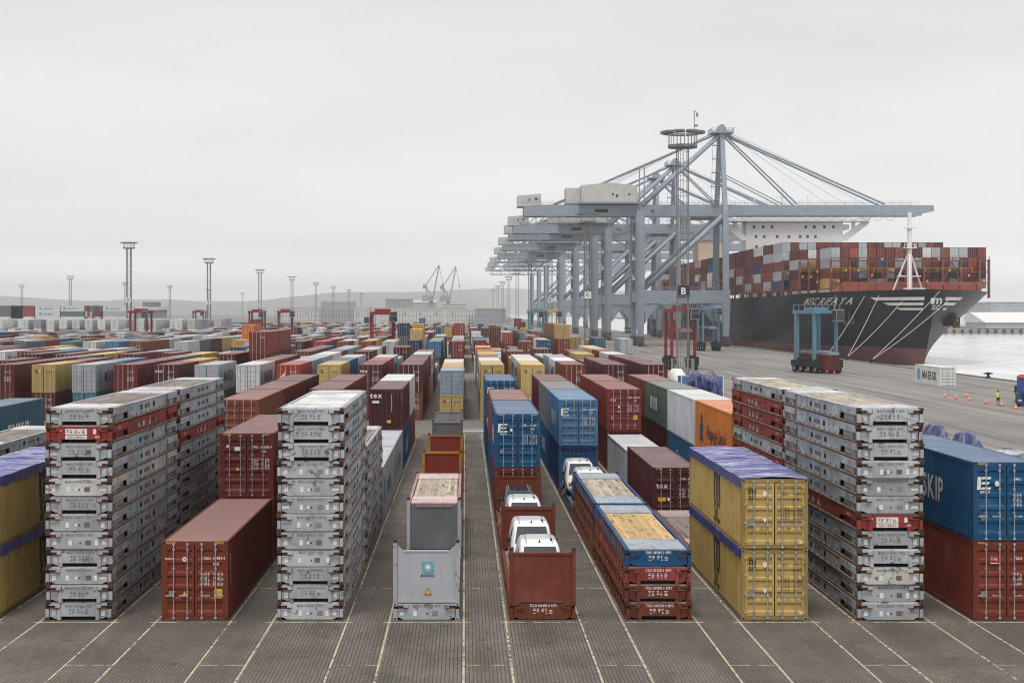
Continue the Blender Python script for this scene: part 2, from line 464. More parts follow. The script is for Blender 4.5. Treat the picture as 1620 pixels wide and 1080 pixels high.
def patch(parent, loc, w, h, m, face='front', name='sticker', shape='box'):
    sv = int(abs(loc[0]*37 + loc[2]*91 + parent.location.z*13 + parent.location.x*7)) % 5 if shape == 'rows' else 0
    k = (round(w, 3), round(h, 3), m, shape, sv)
    if k not in _pm:
        b = MB()
        if shape == 'box': b.box(-w/2, w/2, -0.004, 0.0, -h/2, h/2)
        elif shape == 'tri': b.prism([(-w/2, -h/2), (w/2, -h/2), (0, h/2)], 'y', -0.004, 0)
        elif shape == 'itri': b.prism([(-w/2, h/2), (0, -h/2), (w/2, h/2)], 'y', -0.004, 0)
        elif shape == 'disc': b.prism([(w/2*math.cos(i*R(22.5)), h/2*math.sin(i*R(22.5))) for i in range(16)], 'y', -0.004, 0)
        elif shape == 'star':
            b.prism([((w/2 if i % 2 == 0 else w/6)*math.sin(i*R(25.714)), (w/2 if i % 2 == 0 else w/6)*math.cos(i*R(25.714))) for i in range(14)], 'y', -0.004, 0)
        elif shape == 'rows':          # unreadable small print: rows of short bars
            rr = random.Random(5 + sv)
            n = max(3, int(h/0.045)); z = h/2
            for i in range(n):
                z0 = h/2 - (i + 0.66)*h/n; z1 = h/2 - (i + 0.22)*h/n
                for (a, c) in ((0, 0.13), (0.18, 0.30), (0.42, 0.56), (0.61, 0.72), (0.80, 0.98)):
                    if rr.random() < 0.85: b.box(-w/2 + a*w, -w/2 + c*w*(0.92 + 0.08*rr.random()), -0.003, 0, z0, z1)
        elif shape == 'stripes':
            for i in range(4):
                x = -w/2 + i*w/4
                b.prism([(x, -h/2), (x + w/8, -h/2), (x + w/8 + h*0.8, h/2), (x + h*0.8, h/2)], 'y', -0.004, 0)
        _pm[k] = b.mesh(name, [M[m]])
    o = link(name, _pm[k], parent, loc, (0, 0, SIDE[face]))
    if shape in ('rows', 'stripes'): o['kind'] = 'stuff'
    return o
HAZE = 0.00018
# ================================================================== THE SETTING
def sheet(name, x0, x1, y0, y1, z, m, parent=None, kind='structure'):
    b = MB(); b.poly([(x0,y0,z),(x1,y0,z),(x1,y1,z),(x0,y1,z)])
    o = link(name, b.mesh(name, [m]), parent)
    if kind: o['kind'] = kind
    return o
QX = 89.0
sheet('ground', -9000, QX - 0.3, -80, 11500, 0.0, M['aisle'])
sheet('water', QX - 30, 9000, -80, 11500, -2.5, M['water'])
apron = sheet('quay_apron', 30, QX - 0.3, -40, 1500, 0.006, M['asphalt'])
b = MB(); b.box(QX - 0.6, QX, -80, 2500, -4.0, 0.22)
tag(link('quay_edge', b.mesh('quay_edge', [M['concrete']])), None, None, None, 'structure')
AISLES = [(52.0, 134), (150, 246), (266, 354), (379, 453), (477, 561), (585, 668), (690, 772)]
paving = sheet('paving', -60, 29.9, -30, 134, 0.004, M['paver'])
for a, c in AISLES[1:]:
    sheet('paving', -260, 29.9, a, c, 0.004, M['paver'])

def hills():
    rr = random.Random(3)
    xs = np.linspace(-8600, 8600, 320)
    b = MB(); rows = []
    for k, (y, sc) in enumerate(((9000, 0.0), (9300, 0.55), (9800, 1.0), (11000, 0.9))):
        row = []
        for x in xs:
            h = 58 + 16*math.sin(x/1300 + 0.7) + 9*math.sin(x/480 + 2) + 5*math.sin(x/190) + rr.uniform(-1.6, 1.6)
            if x > 200: h -= min(26, (x - 200)*0.012)
            row.append((x, y + 40*math.sin(x/400 + k), -3 if sc == 0 else h*sc*2.15))
        rows.append(row)
    for i in range(len(rows) - 1):
        for j in range(len(xs) - 1):
            b.poly([rows[i][j], rows[i][j+1], rows[i+1][j+1], rows[i+1][j]])
    tag(link('hills', b.mesh('hills', [M['hill']])), None, None, None, 'structure')
hills()

# row geometry: left edge of the containers of row i (row 0 = leftmost stack of white flat racks)
PITCH, CW, CL, HC, STD = 4.25, 2.438, 12.192, 2.896, 2.591
def RX(i): return 1.62 + (i - 4)*PITCH
Y0, STEP = 52.8, 12.5
def KY(k): return Y0 + STEP*k

# painted lines of the first block
ln = MB(); ln.box(-0.036, 0.036, 0, 92, 0.0, 0.004); ME_LINE = ln.mesh('lane_line', [M['line']])
tk = MB(); tk.box(0, 0.60, -0.03, 0.03, 0.0, 0.004); ME_TICK = tk.mesh('tick_line', [M['line']])
cr = MB(); cr.box(-0.35, CW + 0.35, -0.04, 0.04, 0.0, 0.004); ME_CROSS = cr.mesh('cross_line', [M['line']])
for i in range(-2, 10):
    for sgn, x in ((-1, RX(i) - 0.14), (1, RX(i) + CW + 0.14)):
        link('lane_line', ME_LINE, paving, (x, 41.0, 0.008))
        for j, yy in enumerate([46.1] + [58.9 + 6.25*q for q in range(10)]):
            if 0 <= i <= 8 and yy < 112: link('tick_line', ME_TICK, paving, (x + sgn*0.06, yy, 0.008), (0, 0, 0 if sgn > 0 else R(180)))
    link('cross_line', ME_CROSS, paving, (RX(i), 52.45, 0.0085))
sm = MB(); sm.box(0, 9, -0.25, 0.25, 0, 0.004); ME_STOP = sm.mesh('road_marking', [M['whiteline']])
for yy in (136.5, 138.3): link('road_marking', ME_STOP, paving, (-0.4, yy, 0.004))

# ================================================================== CONTAINERS
C = {  # base colours (linear) and their words
 'maroon': ((0.14, 0.026, 0.022), 'maroon'), 'brown': ((0.20, 0.040, 0.022), 'red-brown'), 'tex': ((0.085, 0.017, 0.019), 'dark maroon'),
 'rust': ((0.20, 0.062, 0.036), 'rust-brown'), 'red': ((0.33, 0.045, 0.032), 'bright red'), 'yellow': ((0.53, 0.37, 0.12), 'mustard yellow'),
 'blue': ((0.007, 0.085, 0.20), 'blue'), 'sky': ((0.055, 0.185, 0.36), 'light blue'), 'navy': ((0.02, 0.035, 0.09), 'navy'),
 'grey': ((0.42, 0.45, 0.48), 'pale grey'), 'steel': ((0.27, 0.33, 0.41), 'blue-grey'), 'dgrey': ((0.14, 0.15, 0.17), 'dark grey'),
 'white': ((0.66, 0.665, 0.65), 'white'), 'orange': ((0.62, 0.20, 0.04), 'orange'), 'green': ((0.115, 0.165, 0.14), 'grey-green'),
 'teal': ((0.05, 0.17, 0.20), 'teal'), 'gold': ((0.55, 0.28, 0.04), 'amber yellow')}
def faded(c, f=0.26, g=(0.55, 0.53, 0.52)): return tuple(c[i]*(1-f) + g[i]*f for i in range(3))  # default lightens roofs: sun-faded paint plus sky sheen put into the colour

def corr_side(H, x, y0, y1, z0, z1, pitch=0.278, depth=0.036, out=1):
    b = MB(); y = y0; prof = []
    n = int((y1 - y0)/pitch); pitch = (y1 - y0)/n
    for k in range(n):
        a = y0 + k*pitch
        prof += [(a, 0), (a + 0.26*pitch, 0), (a + 0.5*pitch, depth), (a + 0.76*pitch, depth)]
    prof.append((y1, 0))
    for (ya, da), (yb, db) in zip(prof, prof[1:]):
        b.poly([(x - out*da, ya, z0), (x - out*db, yb, z0), (x - out*db, yb, z1), (x - out*da, ya, z1)])
    return b
def corr_end(y, H, x0, x1, z0, z1, out=-1):
    b = MB(); n = int((x1 - x0)/0.245); p = (x1 - x0)/n; prof = []
    for k in range(n):
        a = x0 + k*p
        prof += [(a, 0), (a + 0.26*p, 0), (a + 0.5*p, 0.04), (a + 0.76*p, 0.04)]
    prof.append((x1, 0))
    for (xa, da), (xb, db) in zip(prof, prof[1:]):
        b.poly([(xa, y - out*da, z0), (xb, y - out*db, z0), (xb, y - out*db, z1), (xa, y - out*da, z1)])
    return b
def merge(dst, src, mat=None):
    n = len(dst.v); dst.v += src.v
    dst.f += [tuple(n + i for i in f) for f in src.f]; dst.m += [mat if mat is not None else k for k in src.m]
    return dst
W2 = CW/2
def frame_mb(H, L):
    b = MB()
    for sx in (-1, 1):
        for y in (0, L - 0.16):
            x0, x1 = sorted((sx*W2, sx*(W2 - 0.15)))
            b.box(x0, x1, y, y + 0.16, 0.12, H - 0.12)
        x0, x1 = sorted((sx*(W2 - 0.004), sx*(W2 - 0.09)))
        b.box(x0, x1, 0.16, L - 0.16, 0.02, 0.17)
        b.box(x0, x1, 0.16, L - 0.16, H - 0.11, H - 0.012)
    for y in (0.01, L - 0.11):
        b.box(-W2 + 0.15, W2 - 0.15, y, y + 0.10, 0.02, 0.16)
        b.box(-W2 + 0.15, W2 - 0.15, y, y + 0.10, H - 0.15, H - 0.008)
    b.box(-W2 + 0.09, W2 - 0.09, 0.12, L - 0.12, 0.10, 0.14)
    return b
def casting_mb():
    b = MB(); b.box(-0.081, 0.081, 0, 0.178, -0.059, 0.059)
    b.box(-0.035, 0.035, -0.003, 0.001, -0.03, 0.03, 1)
    return b
def castings_mb(H, L):
    b = MB()
    for sx in (-1, 1):
        for y in (-0.006, L - 0.172):
            for z in (0.059, H - 0.059):
                c = casting_mb(); k = len(b.v)
                b.v += [(p[0] + sx*(W2 - 0.078), p[1] + y, p[2] + z) for p in c.v]
                b.f += [tuple(k + i for i in f) for f in c.f]; b.m += c.m
    return b
def roof_mb(H, L):
    b = MB(); n = 40; y0, y1 = 0.12, L - 0.12; p = (y1 - y0)/n
    for k in range(n):
        a = y0 + k*p; z = H - 0.03
        q = [(a, z), (a + 0.35*p, z), (a + 0.5*p, z + 0.018), (a + 0.85*p, z + 0.018), (a + p, z)]
        for (ya, za), (yb, zb) in zip(q, q[1:]):
            b.poly([(-W2 + 0.08, ya, za), (W2 - 0.08, ya, za), (W2 - 0.08, yb, zb), (-W2 + 0.08, yb, zb)])
    return b
def door_mb(H):
    """one leaf, hinge side at x=0, 1.05 wide, outer face y=0"""
    b = MB(); w, z0, z1 = 1.045, 0.17, H - 0.16
    b.box(0, 0.07, 0, 0.05, z0, z1); b.box(w - 0.07, w, 0, 0.05, z0, z1)
    b.box(0.07, w - 0.07, 0, 0.05, z0, z0 + 0.1); b.box(0.07, w - 0.07, 0, 0.05, z1 - 0.1, z1)
    a, c = z0 + 0.1, z1 - 0.1
    n = 5; p = (c - a)/n; prof = [(a, 0.008)]
    for k in range(n):
        t = a + k*p
        prof += [(t + 0.10*p, 0.008), (t + 0.24*p, 0.046), (t + 0.76*p, 0.046), (t + 0.90*p, 0.008)]
    prof.append((c, 0.008))
    for (za, da), (zb, db) in zip(prof, prof[1:]):
        b.poly([(0.07, da, za), (w - 0.07, da, za), (w - 0.07, db, zb), (0.07, db, zb)])
    for z in (z0 + 0.12, z0 + (z1 - z0)*0.36, z0 + (z1 - z0)*0.66, z1 - 0.14): b.box(-0.05, 0.08, -0.02, 0.0, z - 0.04, z + 0.04)
    return b
def rod_mb(H, low=False):
    b = MB(); z0, z1 = 0.05, H - 0.05
    b.tube((0, -0.045, z0), (0, -0.045, z1), 0.021, 5 if low else 7)
    for z in (0.10, 0.30, H*0.36, H*0.66, H - 0.30, H - 0.10): b.box(-0.045, 0.045, -0.03 if z not in (0.10, H - 0.10) else -0.07, 0.0, z - 0.035, z + 0.035)
    return b
def handle_mb():
    b = MB(); b.box(-0.30, 0.02, -0.075, -0.055, -0.018, 0.018); b.box(-0.24, -0.19, -0.055, 0, -0.03, 0.03); b.box(-0.03, 0.03, -0.08, -0.03, -0.05, 0.05)
    return b
_cm = {}
def cmesh(kind, H, L=CL, old=False):
    k = (kind, H, L, old)
    if k in _cm: return _cm[k]
    P = M['paint_old'] if old else M['paint']
    if kind == 'frame': me = frame_mb(H, L).mesh('frame', [P])
    elif kind == 'casting': me = castings_mb(H, L).mesh('corner_castings', [P, M['dark']])
    elif kind == 'sideR': me = corr_side(H, W2 - 0.012, 0.15, L - 0.15, 0.15, H - 0.1).mesh('side_wall', [P])
    elif kind == 'sideL': me = corr_side(H, -W2 + 0.012, 0.15, L - 0.15, 0.15, H - 0.1, out=-1).mesh('side_wall', [P])
    elif kind == 'roof': me = roof_mb(H, L).mesh('roof', [P])
    elif kind == 'back': me = corr_end(L - 0.03, H, -W2 + 0.14, W2 - 0.14, 0.14, H - 0.13, out=1).mesh('end_wall', [P])
    elif kind == 'front': me = corr_end(0.02, H, -W2 + 0.14, W2 - 0.14, 0.14, H - 0.13, out=-1).mesh('end_wall', [P])
    elif kind == 'door': me = door_mb(H).mesh('door', [P])
    elif kind == 'rod': me = rod_mb(H).mesh('lock_rod', [M['galv']])
    elif kind == 'handle': me = handle_mb().mesh('handle', [M['galv']])
    elif kind == 'gasket':
        b = MB(); b.box(-W2 + 0.13, W2 - 0.13, 0.055, 0.09, 0.14, H - 0.13); me = b.mesh('door_gasket', [M['dark']])
    elif kind == 'body':            # middle distance: frame, walls and rear in one shell
        b = frame_mb(H, L); merge(b, castings_mb(H, L), 0)
        merge(b, corr_side(H, W2 - 0.012, 0.15, L - 0.15, 0.15, H - 0.1)); merge(b, corr_side(H, -W2 + 0.012, 0.15, L - 0.15, 0.15, H - 0.1, out=-1))
        merge(b, corr_end(L - 0.03, H, -W2 + 0.14, W2 - 0.14, 0.14, H - 0.13, out=1))
        b.box(-W2 + 0.13, W2 - 0.13, 0.055, 0.09, 0.14, H - 0.13, 1)
        me = b.mesh('body', [P, M['dark']])
    elif kind == 'bodyfar':
        b = MB(); b.box(-W2 + 0.012, W2 - 0.012, 0.05, L - 0.02, 0.03, H - 0.028)
        for sx in (-1, 1):
            x0, x1 = sorted((sx*W2, sx*(W2 - 0.13)))
            b.box(x0, x1, 0, 0.16, 0, H); b.box(x0, x1, L - 0.16, L, 0, H)
        b.box(-W2 + 0.13, W2 - 0.13, 0.0, 0.14, H - 0.14, H - 0.012); b.box(-W2 + 0.13, W2 - 0.13, 0.0, 0.14, 0.0, 0.15)
        b.box(-0.03, 0.03, 0.03, 0.052, 0.15, H - 0.14, 1)
        me = b.mesh('body', [P, M['dark']])
    elif kind == 'rods':
        b = MB()
        for x in (0.30, 0.80): 
            r = rod_mb(H, True); k2 = len(b.v); b.v += [(p[0] + x, p[1], p[2]) for p in r.v]
            b.f += [tuple(k2 + i for i in f) for f in r.f]; b.m += [0]*len(r.f)
        me = b.mesh('lock_rods', [M['galv']])
    elif kind == 'doorfar':
        b = MB(); b.box(0.02, 1.03, 0.03, 0.05, 0.17, H - 0.16)
        n = 5
        for q in range(n):
            z = 0.25 + q*(H - 0.5)/n; b.box(0.09, 0.96, 0.012, 0.03, z, z + (H - 0.5)/n*0.45)
        for x in (0.30, 0.80): b.box(x - 0.025, x + 0.025, -0.04, 0.0, 0.06, H - 0.06, 1)
        me = b.mesh('door', [P, M['galv']])
    _cm[k] = me
    return me

CONT_LIST = []        # every container box, for occlusion and for the far mass
def eimskip(t, H, x0, face='front'):
    # white square E emblem with its name
    o = []
    for (a, c, z0, z1) in ((-0.128, 0.20, 0.16, 0.25), (-0.138, 0.14, -0.03, 0.06), (-0.148, 0.20, -0.22, -0.13), (-0.30, -0.162, -0.22, 0.25)):
        b = MB(); b.prism([(a, z0), (c, z0), (c + 0.03, z1), (a + 0.03, z1)], 'y', -0.004, 0); merge(o[0], b) if o else o.append(b)
    link('emblem', o[0].mesh('emblem', [M['white']]), t, (x0, -0.012, H*0.73))
    letters('EIMSKIP', 0.12, t, (x0, -0.012, H*0.61), xs=0.85)
def msc_mark(t, x, z, s, face, m='black'):
    if face == 'front':
        letters('m', s*1.25, t, (x[0], x[1], z), face, m, 1.0); letters('SC', s*0.72, t, (x[0], x[1], z - s*0.72), face, m, 0.95)
    else:
        letters('m', 2.4, t, (x[0], x[1], 1.18), face, m, 0.8); letters('SC', 1.2, t, (x[0], x[1], 0.27), face, m, 0.8)

def container(X, y, z, col, label, group=None, lod=1, H=HC, L=CL, end='door', old=False, rz=0.0, color=None, roof=None):
    c = color or C[col][0]
    t = thing('shipping_container', label, 'container', (X + W2, y, z), rz, group)
    if lod <= 1:
        if lod == 0:
            link('frame', cmesh('frame', H, L, old), t, color=faded(c, 0.45 if old else 0.2, (0.05, 0.03, 0.02)))
            link('corner_castings', cmesh('casting', H, L, old), t, color=faded(c, 0.45, (0.06, 0.04, 0.03)))
            link('side_wall', cmesh('sideR', H, L, old), t, color=c); link('side_wall', cmesh('sideL', H, L, old), t, color=c)
            link('end_wall', cmesh('back', H, L, old), t, color=c)
            link('door_gasket', cmesh('gasket', H, L), t)
        else:
            link('body', cmesh('body', H, L, old), t, color=c)
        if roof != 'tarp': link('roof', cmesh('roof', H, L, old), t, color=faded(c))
        if end == 'door':
            for sx in (-1, 1):
                d = link('door', cmesh('door', H, L, old), t, (sx*(W2 - 0.152), 0.005, 0), (0, 0, 0), color=c)
                if sx > 0: d.scale = (-1, 1, 1)
                if lod == 0:
                    for x in (0.30, 0.80):
                        link('lock_rod', cmesh('rod', H), d, (x, 0, 0)); link('handle', cmesh('handle', H), d, (x, 0, 0.92))
                else: link('lock_rods', cmesh('rods', H), d)
        else:
            link('end_wall', cmesh('front', H, L, old), t, color=c)
    else:
        link('body', cmesh('bodyfar', H, L, old), t, color=c)
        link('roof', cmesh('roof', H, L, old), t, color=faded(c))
        if end == 'door':
            for sx in (-1, 1):
                d = link('door', cmesh('doorfar', H, L, old), t, (sx*(W2 - 0.152), -0.004, 0), color=c)
                if sx > 0: d.scale = (-1, 1, 1)
    CONT_LIST.append(dict(x0=X, x1=X + CW, y0=y, y1=y + L, z0=z, z1=z + H, hand=True))
    return t
def door_marks(t, H, code='TCNU', num='449179 0', typ='45G1', ink='white', full=True, x=0.25, s=0.15):
    letters(code, s, t, (x, -0.012, H*0.77), 'front', ink, 0.75, 'l')
    letters(num, s, t, (x + 0.42, -0.012, H*0.77), 'front', ink, 0.72, 'l')
    letters(typ, s, t, (x + 0.42, -0.012, H*0.77 - 0.2), 'front', ink, 0.72, 'l')
    if full:
        patch(t, (x + 0.14, -0.012, H*0.52), 0.34, 0.5, ink, shape='rows', name='small_print')
        patch(t, (x + 0.62, -0.012, H*0.52), 0.38, 0.5, ink, shape='rows', name='small_print')
def corner_stripes(t, H):
    for sx in (-1, 1): patch(t, (sx*0.9, -0.001, H - 0.06), 0.36, 0.075, 'yellow', shape='stripes', name='hazard_stripes')

# tarpaulin roof with a hanging blue skirt
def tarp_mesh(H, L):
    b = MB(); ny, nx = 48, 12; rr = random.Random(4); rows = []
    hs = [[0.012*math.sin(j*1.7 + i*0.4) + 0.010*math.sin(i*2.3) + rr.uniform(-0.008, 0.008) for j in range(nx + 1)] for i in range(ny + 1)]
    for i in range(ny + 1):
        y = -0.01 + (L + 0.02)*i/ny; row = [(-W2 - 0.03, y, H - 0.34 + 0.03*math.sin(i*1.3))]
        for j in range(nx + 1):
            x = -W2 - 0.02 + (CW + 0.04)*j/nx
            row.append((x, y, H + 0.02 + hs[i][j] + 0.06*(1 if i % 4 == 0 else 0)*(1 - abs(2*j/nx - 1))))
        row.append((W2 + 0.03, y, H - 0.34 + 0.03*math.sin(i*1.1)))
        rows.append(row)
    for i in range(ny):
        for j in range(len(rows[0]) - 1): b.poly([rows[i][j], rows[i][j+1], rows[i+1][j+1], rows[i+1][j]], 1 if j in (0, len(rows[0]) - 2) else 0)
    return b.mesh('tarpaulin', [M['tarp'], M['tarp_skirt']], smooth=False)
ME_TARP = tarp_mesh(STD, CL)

# ================================================================== FLAT RACKS
RH = 0.648
GREY = (0.44, 0.462, 0.488)
def rk_mats(): return [M['rack'], M['rust_lt'], M['rust'], M['dark'], M['rust_or']]
def side_beam_mb(sx):
    """long beam with deep middle, shallow ends, rusty bottom flange"""
    b = MB(); X = lambda a: sx*a
    def bx(xa, xb, *r, mat=0): x0, x1 = sorted((X(xa), X(xb))); b.box(x0, x1, *r, mat)
    pts = [(2.72, 0.10), (9.55, 0.10), (9.75, 0.60), (2.48, 0.60)]
    x0, x1 = sorted((X(1.13), X(1.18))); b.prism(pts, 'x', x0, x1)
    bx(1.05, 1.2185, 0.18, CL - 0.18, 0.035, 0.095, mat=1)         # bottom flange
    bx(1.06, 1.205, 0.18, CL - 0.18, 0.602, 0.632)                  # top flange
    for y0, y1 in ((0.20, 2.42), (9.95, CL - 0.20)):
        bx(1.08, 1.205, y0, y1, 0.36, 0.60)                        # hinge box of the end wall
        bx(0.98, 1.04, y0, y1 + 0.1, 0.095, 0.36)                  # recessed web
        bx(1.02, 1.19, y0 + 0.55, y0 + 0.62, 0.10, 0.36, mat=0)
    for k in range(8): bx(1.181, 1.20, 3.1 + 0.85*k, 3.16 + 0.85*k, 0.12, 0.17, mat=3)   # lashing holes
    for y in (4.9, 7.2): bx(1.181, 1.19, y - 0.17, y + 0.17, 0.26, 0.46, mat=3)        # fork pockets
    return b
def end_sill_mb(cut):
    b = MB()
    if cut:
        b.prism([(-0.64,0.15),(0.64,0.15),(0.64,0.61),(-0.64,0.61)], 'y', 0.02, 0.10)
        for s in (-1, 1):
            x0, x1 = sorted((s*0.64, s*0.77)); b.box(x0, x1, 0.0, 0.14, 0.02, 0.44)
            p = [(s*0.77,0.06),(s*0.88,0.06),(s*1.0,0.12),(s*1.06,0.12),(s*1.06,0.42),(s*0.77,0.42)]
            b.prism(p, 'y', 0.07, 0.13)
        b.box(-0.62, 0.62, 0.3, 0.34, 0.02, 0.15, 3)
    else:
        b.prism([(-0.84,0.03),(0.84,0.03),(1.0,0.11),(1.06,0.11),(1.06,0.43),(0.78,0.43),(0.78,0.61),(-0.78,0.61),(-0.78,0.43),(-1.06,0.43),(-1.06,0.11),(-1.0,0.11)], 'y', 0.04, 0.12)
    for s in (-1, 1):                                               # hinge gear at the corners
        x0, x1 = sorted((s*0.66, s*0.84)); b.box(x0, x1, 0.0, 0.14, 0.47, 0.60)
        x0, x1 = sorted((s*0.84, s*1.06)); b.box(x0, x1, 0.04, 0.14, 0.45, 0.55, 2); b.box(x0, x1, 0.0, 0.05, 0.55, 0.61)
        b.tube((s*0.70, -0.02, 0.45), (s*1.05, -0.02, 0.45), 0.022, 5, 2)
        x0, x1 = sorted((s*1.08, s*1.2)); b.box(x0, x1, 0.01, 0.15, 0.118, 0.42)
        b.box(x0, x1, 0.03, 0.15, 0.42, 0.53, 3)
    return b
def rack_casting_mb():
    b = MB(); b.box(-0.081, 0.081, -0.01, 0.168, -0.059, 0.059); b.box(-0.03, 0.03, -0.013, -0.009, -0.03, 0.03, 1)
    return b
def folded_wall_mb():
    b = MB(); b.box(-1.05, 1.05, 0.10, 2.45, 0.575, 0.640)
    b.box(-1.0, 1.0, 0.10, 0.22, 0.640, 0.652); b.box(-1.0, 1.0, 2.33, 2.45, 0.640, 0.652)
    for x in (-0.35, 0.35): b.box(x - 0.03, x + 0.03, 0.22, 2.33, 0.640, 0.647)
    return b
def rk(kind, **k):
    key = ('rk', kind) + tuple(sorted(k.items()))
    if key in _cm: return _cm[key]
    if kind == 'beamR': me = side_beam_mb(1).mesh('side_beam', rk_mats())
    elif kind == 'beamL': me = side_beam_mb(-1).mesh('side_beam', rk_mats())
    elif kind == 'cut': me = end_sill_mb(True).mesh('end_sill', rk_mats())
    elif kind == 'plain': me = end_sill_mb(False).mesh('end_sill', rk_mats())
    elif kind == 'casting': me = rack_casting_mb().mesh('corner_casting', [M['rust'], M['dark']])
    elif kind == 'casting_paint': me = rack_casting_mb().mesh('corner_casting', [M['rack'], M['dark']])
    elif kind == 'wall': me = folded_wall_mb().mesh('folded_end_wall', [M['rack']])
    elif kind == 'deck':
        b = MB(); b.box(-1.06, 1.06, 0.2, CL - 0.2, 0.48, 0.56); me = b.mesh('deck', [M['wood_grey']])
    elif kind == 'plank':
        b = MB(); b.box(-0.074, 0.074, 2.50, CL - 2.50, 0.565, 0.612); me = b.mesh('plank', [M[k['m']]])
    elif kind == 'stake':     # pocketed side of the brown and blue racks
        b = MB(); s = k['s']
        def bx(xa, xb, *r, mat=0): x0, x1 = sorted((s*xa, s*xb)); b.box(x0, x1, *r, mat)
        bx(1.10, 1.14, 0.2, CL - 0.2, 0.03, 0.60); bx(1.09, 1.215, 0.18, CL - 0.18, 0.03, 0.08); bx(1.08, 1.20, 0.18, CL - 0.18, 0.57, 0.63)
        rr = random.Random(8)
        for q in range(15):
            y = 0.55 + 0.79*q
            bx(1.14, 1.21, y, y + 0.13, 0.08, 0.57); bx(1.14, 1.218, y + 0.13, y + 0.34, 0.28, 0.50 + rr.uniform(-0.05, 0.06), mat=4 if q % 3 else 2)
            bx(1.141, 1.16, y + 0.38, y + 0.74, 0.12, 0.46, mat=3); bx(1.14, 1.217, y + 0.48, y + 0.56 + rr.uniform(0, 0.08), 0.10, 0.3 + rr.uniform(0, 0.1), mat=4)
        me = b.mesh('side_beam', rk_mats())
    _cm[key] = me
    return me
def flat_rack(X, y, z, label, group, color=GREY, cut=True, code=None, ink='greyprint', style='plain', top=None, brand=None, face='right',
              castings='casting', end=True, walls=True, name='folded_flat_rack', red=False):
    t = thing(name, label, 'flat rack', (X + W2 + random.uniform(-0.03, 0.03), y + random.uniform(-0.05, 0.05), z), random.uniform(-0.002, 0.002), group)
    if style == 'plain':
        link('side_beam', rk('beamR'), t, color=color); link('side_beam', rk('beamL'), t, color=color)
    else:
        link('side_beam', rk('stake', s=1), t, color=color); link('side_beam', rk('stake', s=-1), t, color=color)
    link('end_sill', rk('cut' if cut else 'plain'), t, color=color)
    o = link('end_sill', rk('plain'), t, (0, CL, 0), (0, 0, R(180)), color=color)
    for sx in (-1, 1):
        for zz in (0.059, RH - 0.059):
            link('corner_casting', rk(castings), t, (sx*(W2 - 0.079), 0.0, zz), color=color)
            link('corner_casting', rk(castings), t, (sx*(W2 - 0.079), CL, zz), (0, 0, R(180)), color=color)
    link('deck', rk('deck'), t)
    if walls:
        link('folded_end_wall', rk('wall'), t, color=faded(color, 0.45, (0.85, 0.85, 0.84)))
        link('folded_end_wall', rk('wall'), t, (0, CL, 0), (0, 0, R(180)), color=faded(color, 0.45, (0.85, 0.85, 0.84)))
    if top:
        for q in range(13): link('plank', rk('plank', m=top), t, (-0.93 + 0.155*q, 0, 0))
    CONT_LIST.append(dict(x0=X, x1=X + CW, y0=y, y1=y + CL, z0=z, z1=z + RH, hand=True, rack=True))
    if code:
        yf = -0.002 if cut else 0.018
        if cut: yf = 0.016
        else: yf = 0.036
        if red:
            patch(t, (-0.10, yf, 0.42), 0.80, 0.22, 'white', name='number_plate'); patch(t, (-0.10, yf, 0.22), 0.80, 0.13, 'white', name='number_plate')
            letters(code[:13], 0.105, t, (-0.10, yf - 0.008, 0.185), 'front', 'red_ink', 0.85)
            letters('45P3', 0.1, t, (0.68, -0.002 if cut else yf, 0.2), 'front', 'white', 0.8)
            patch(t, (-0.10, yf - 0.008, 0.42), 0.7, 0.16, 'red_ink', shape='rows', name='small_print')
            for x in (-0.70, 0.58): patch(t, (x, yf, 0.43), 0.12, 0.18, 'white')
        else:
            letters(code, 0.135, t, (0.02, yf, 0.485), 'front', ink, 0.72)
            if cut or ink == 'white': patch(t, (0.02, yf, 0.33), 0.74, 0.20, ink, shape='rows', name='small_print')
            else:
                patch(t, (-0.36 + random.choice((-0.05, 0, 0.03)), yf, 0.25), 0.13, 0.19, 'white'); patch(t, (0.32 + random.choice((-0.08, 0, 0.04)), yf, 0.26), 0.20, 0.17, random.choice(('brownplate', 'brownplate', 'greyplate')), name='data_plate')
                if random.random() < 0.5: patch(t, (0.62, yf, 0.25), 0.11, 0.2, 'white')
                if random.random() < 0.5: patch(t, (-0.08, yf, 0.25), 0.10, 0.13, 'white', shape='disc')
                patch(t, (0.03, yf, 0.25), 0.05, 0.06, 'black', name='stamp')
            if ink != 'white':
              for x in (-0.9, 0.9):
                if random.random() < 0.85: patch(t, (x, 0.066 if cut else yf, 0.25), *random.choice(((0.14, 0.17), (0.13, 0.14), (0.26, 0.10))), 'white', name='sticker')
    if brand:
        sx = 1 if face == 'right' else -1
        xx = sx*1.184
        if brand == 'MAERSK':
            letters('MAERSK', 0.26, t, (xx, 6.05, 0.27), face, 'black', 0.92)
            patch(t, (xx, 4.25 if sx > 0 else 7.85, 0.36), 0.32, 0.34, 'skyblue', face, name='emblem')
            patch(t, (xx, 3.2 if sx > 0 else 8.7, 0.42), 0.5, 0.14, 'greyprint', face, shape='rows', name='small_print')
        elif brand == 'HS':
            letters('HAMBURG', 0.28, t, (xx, 5.0 if sx > 0 else 7.2, 0.24), face, 'white', 0.8)
            letters('SUD', 0.28, t, (xx, 7.3 if sx > 0 else 4.9, 0.24), face, 'white', 0.8)
            b = MB(); b.prism([(-0.22,-0.2),(0.0,0.02),(0.16,0.24),(0.08,0.0),(0.26,-0.2),(0.03,-0.06)], 'y', -0.004, 0)
            link('emblem', b.mesh('emblem', [M['white']]), t, (xx, 6.4 if sx > 0 else 5.9, 0.36), (0, 0, SIDE[face]))
        yy = 1.2
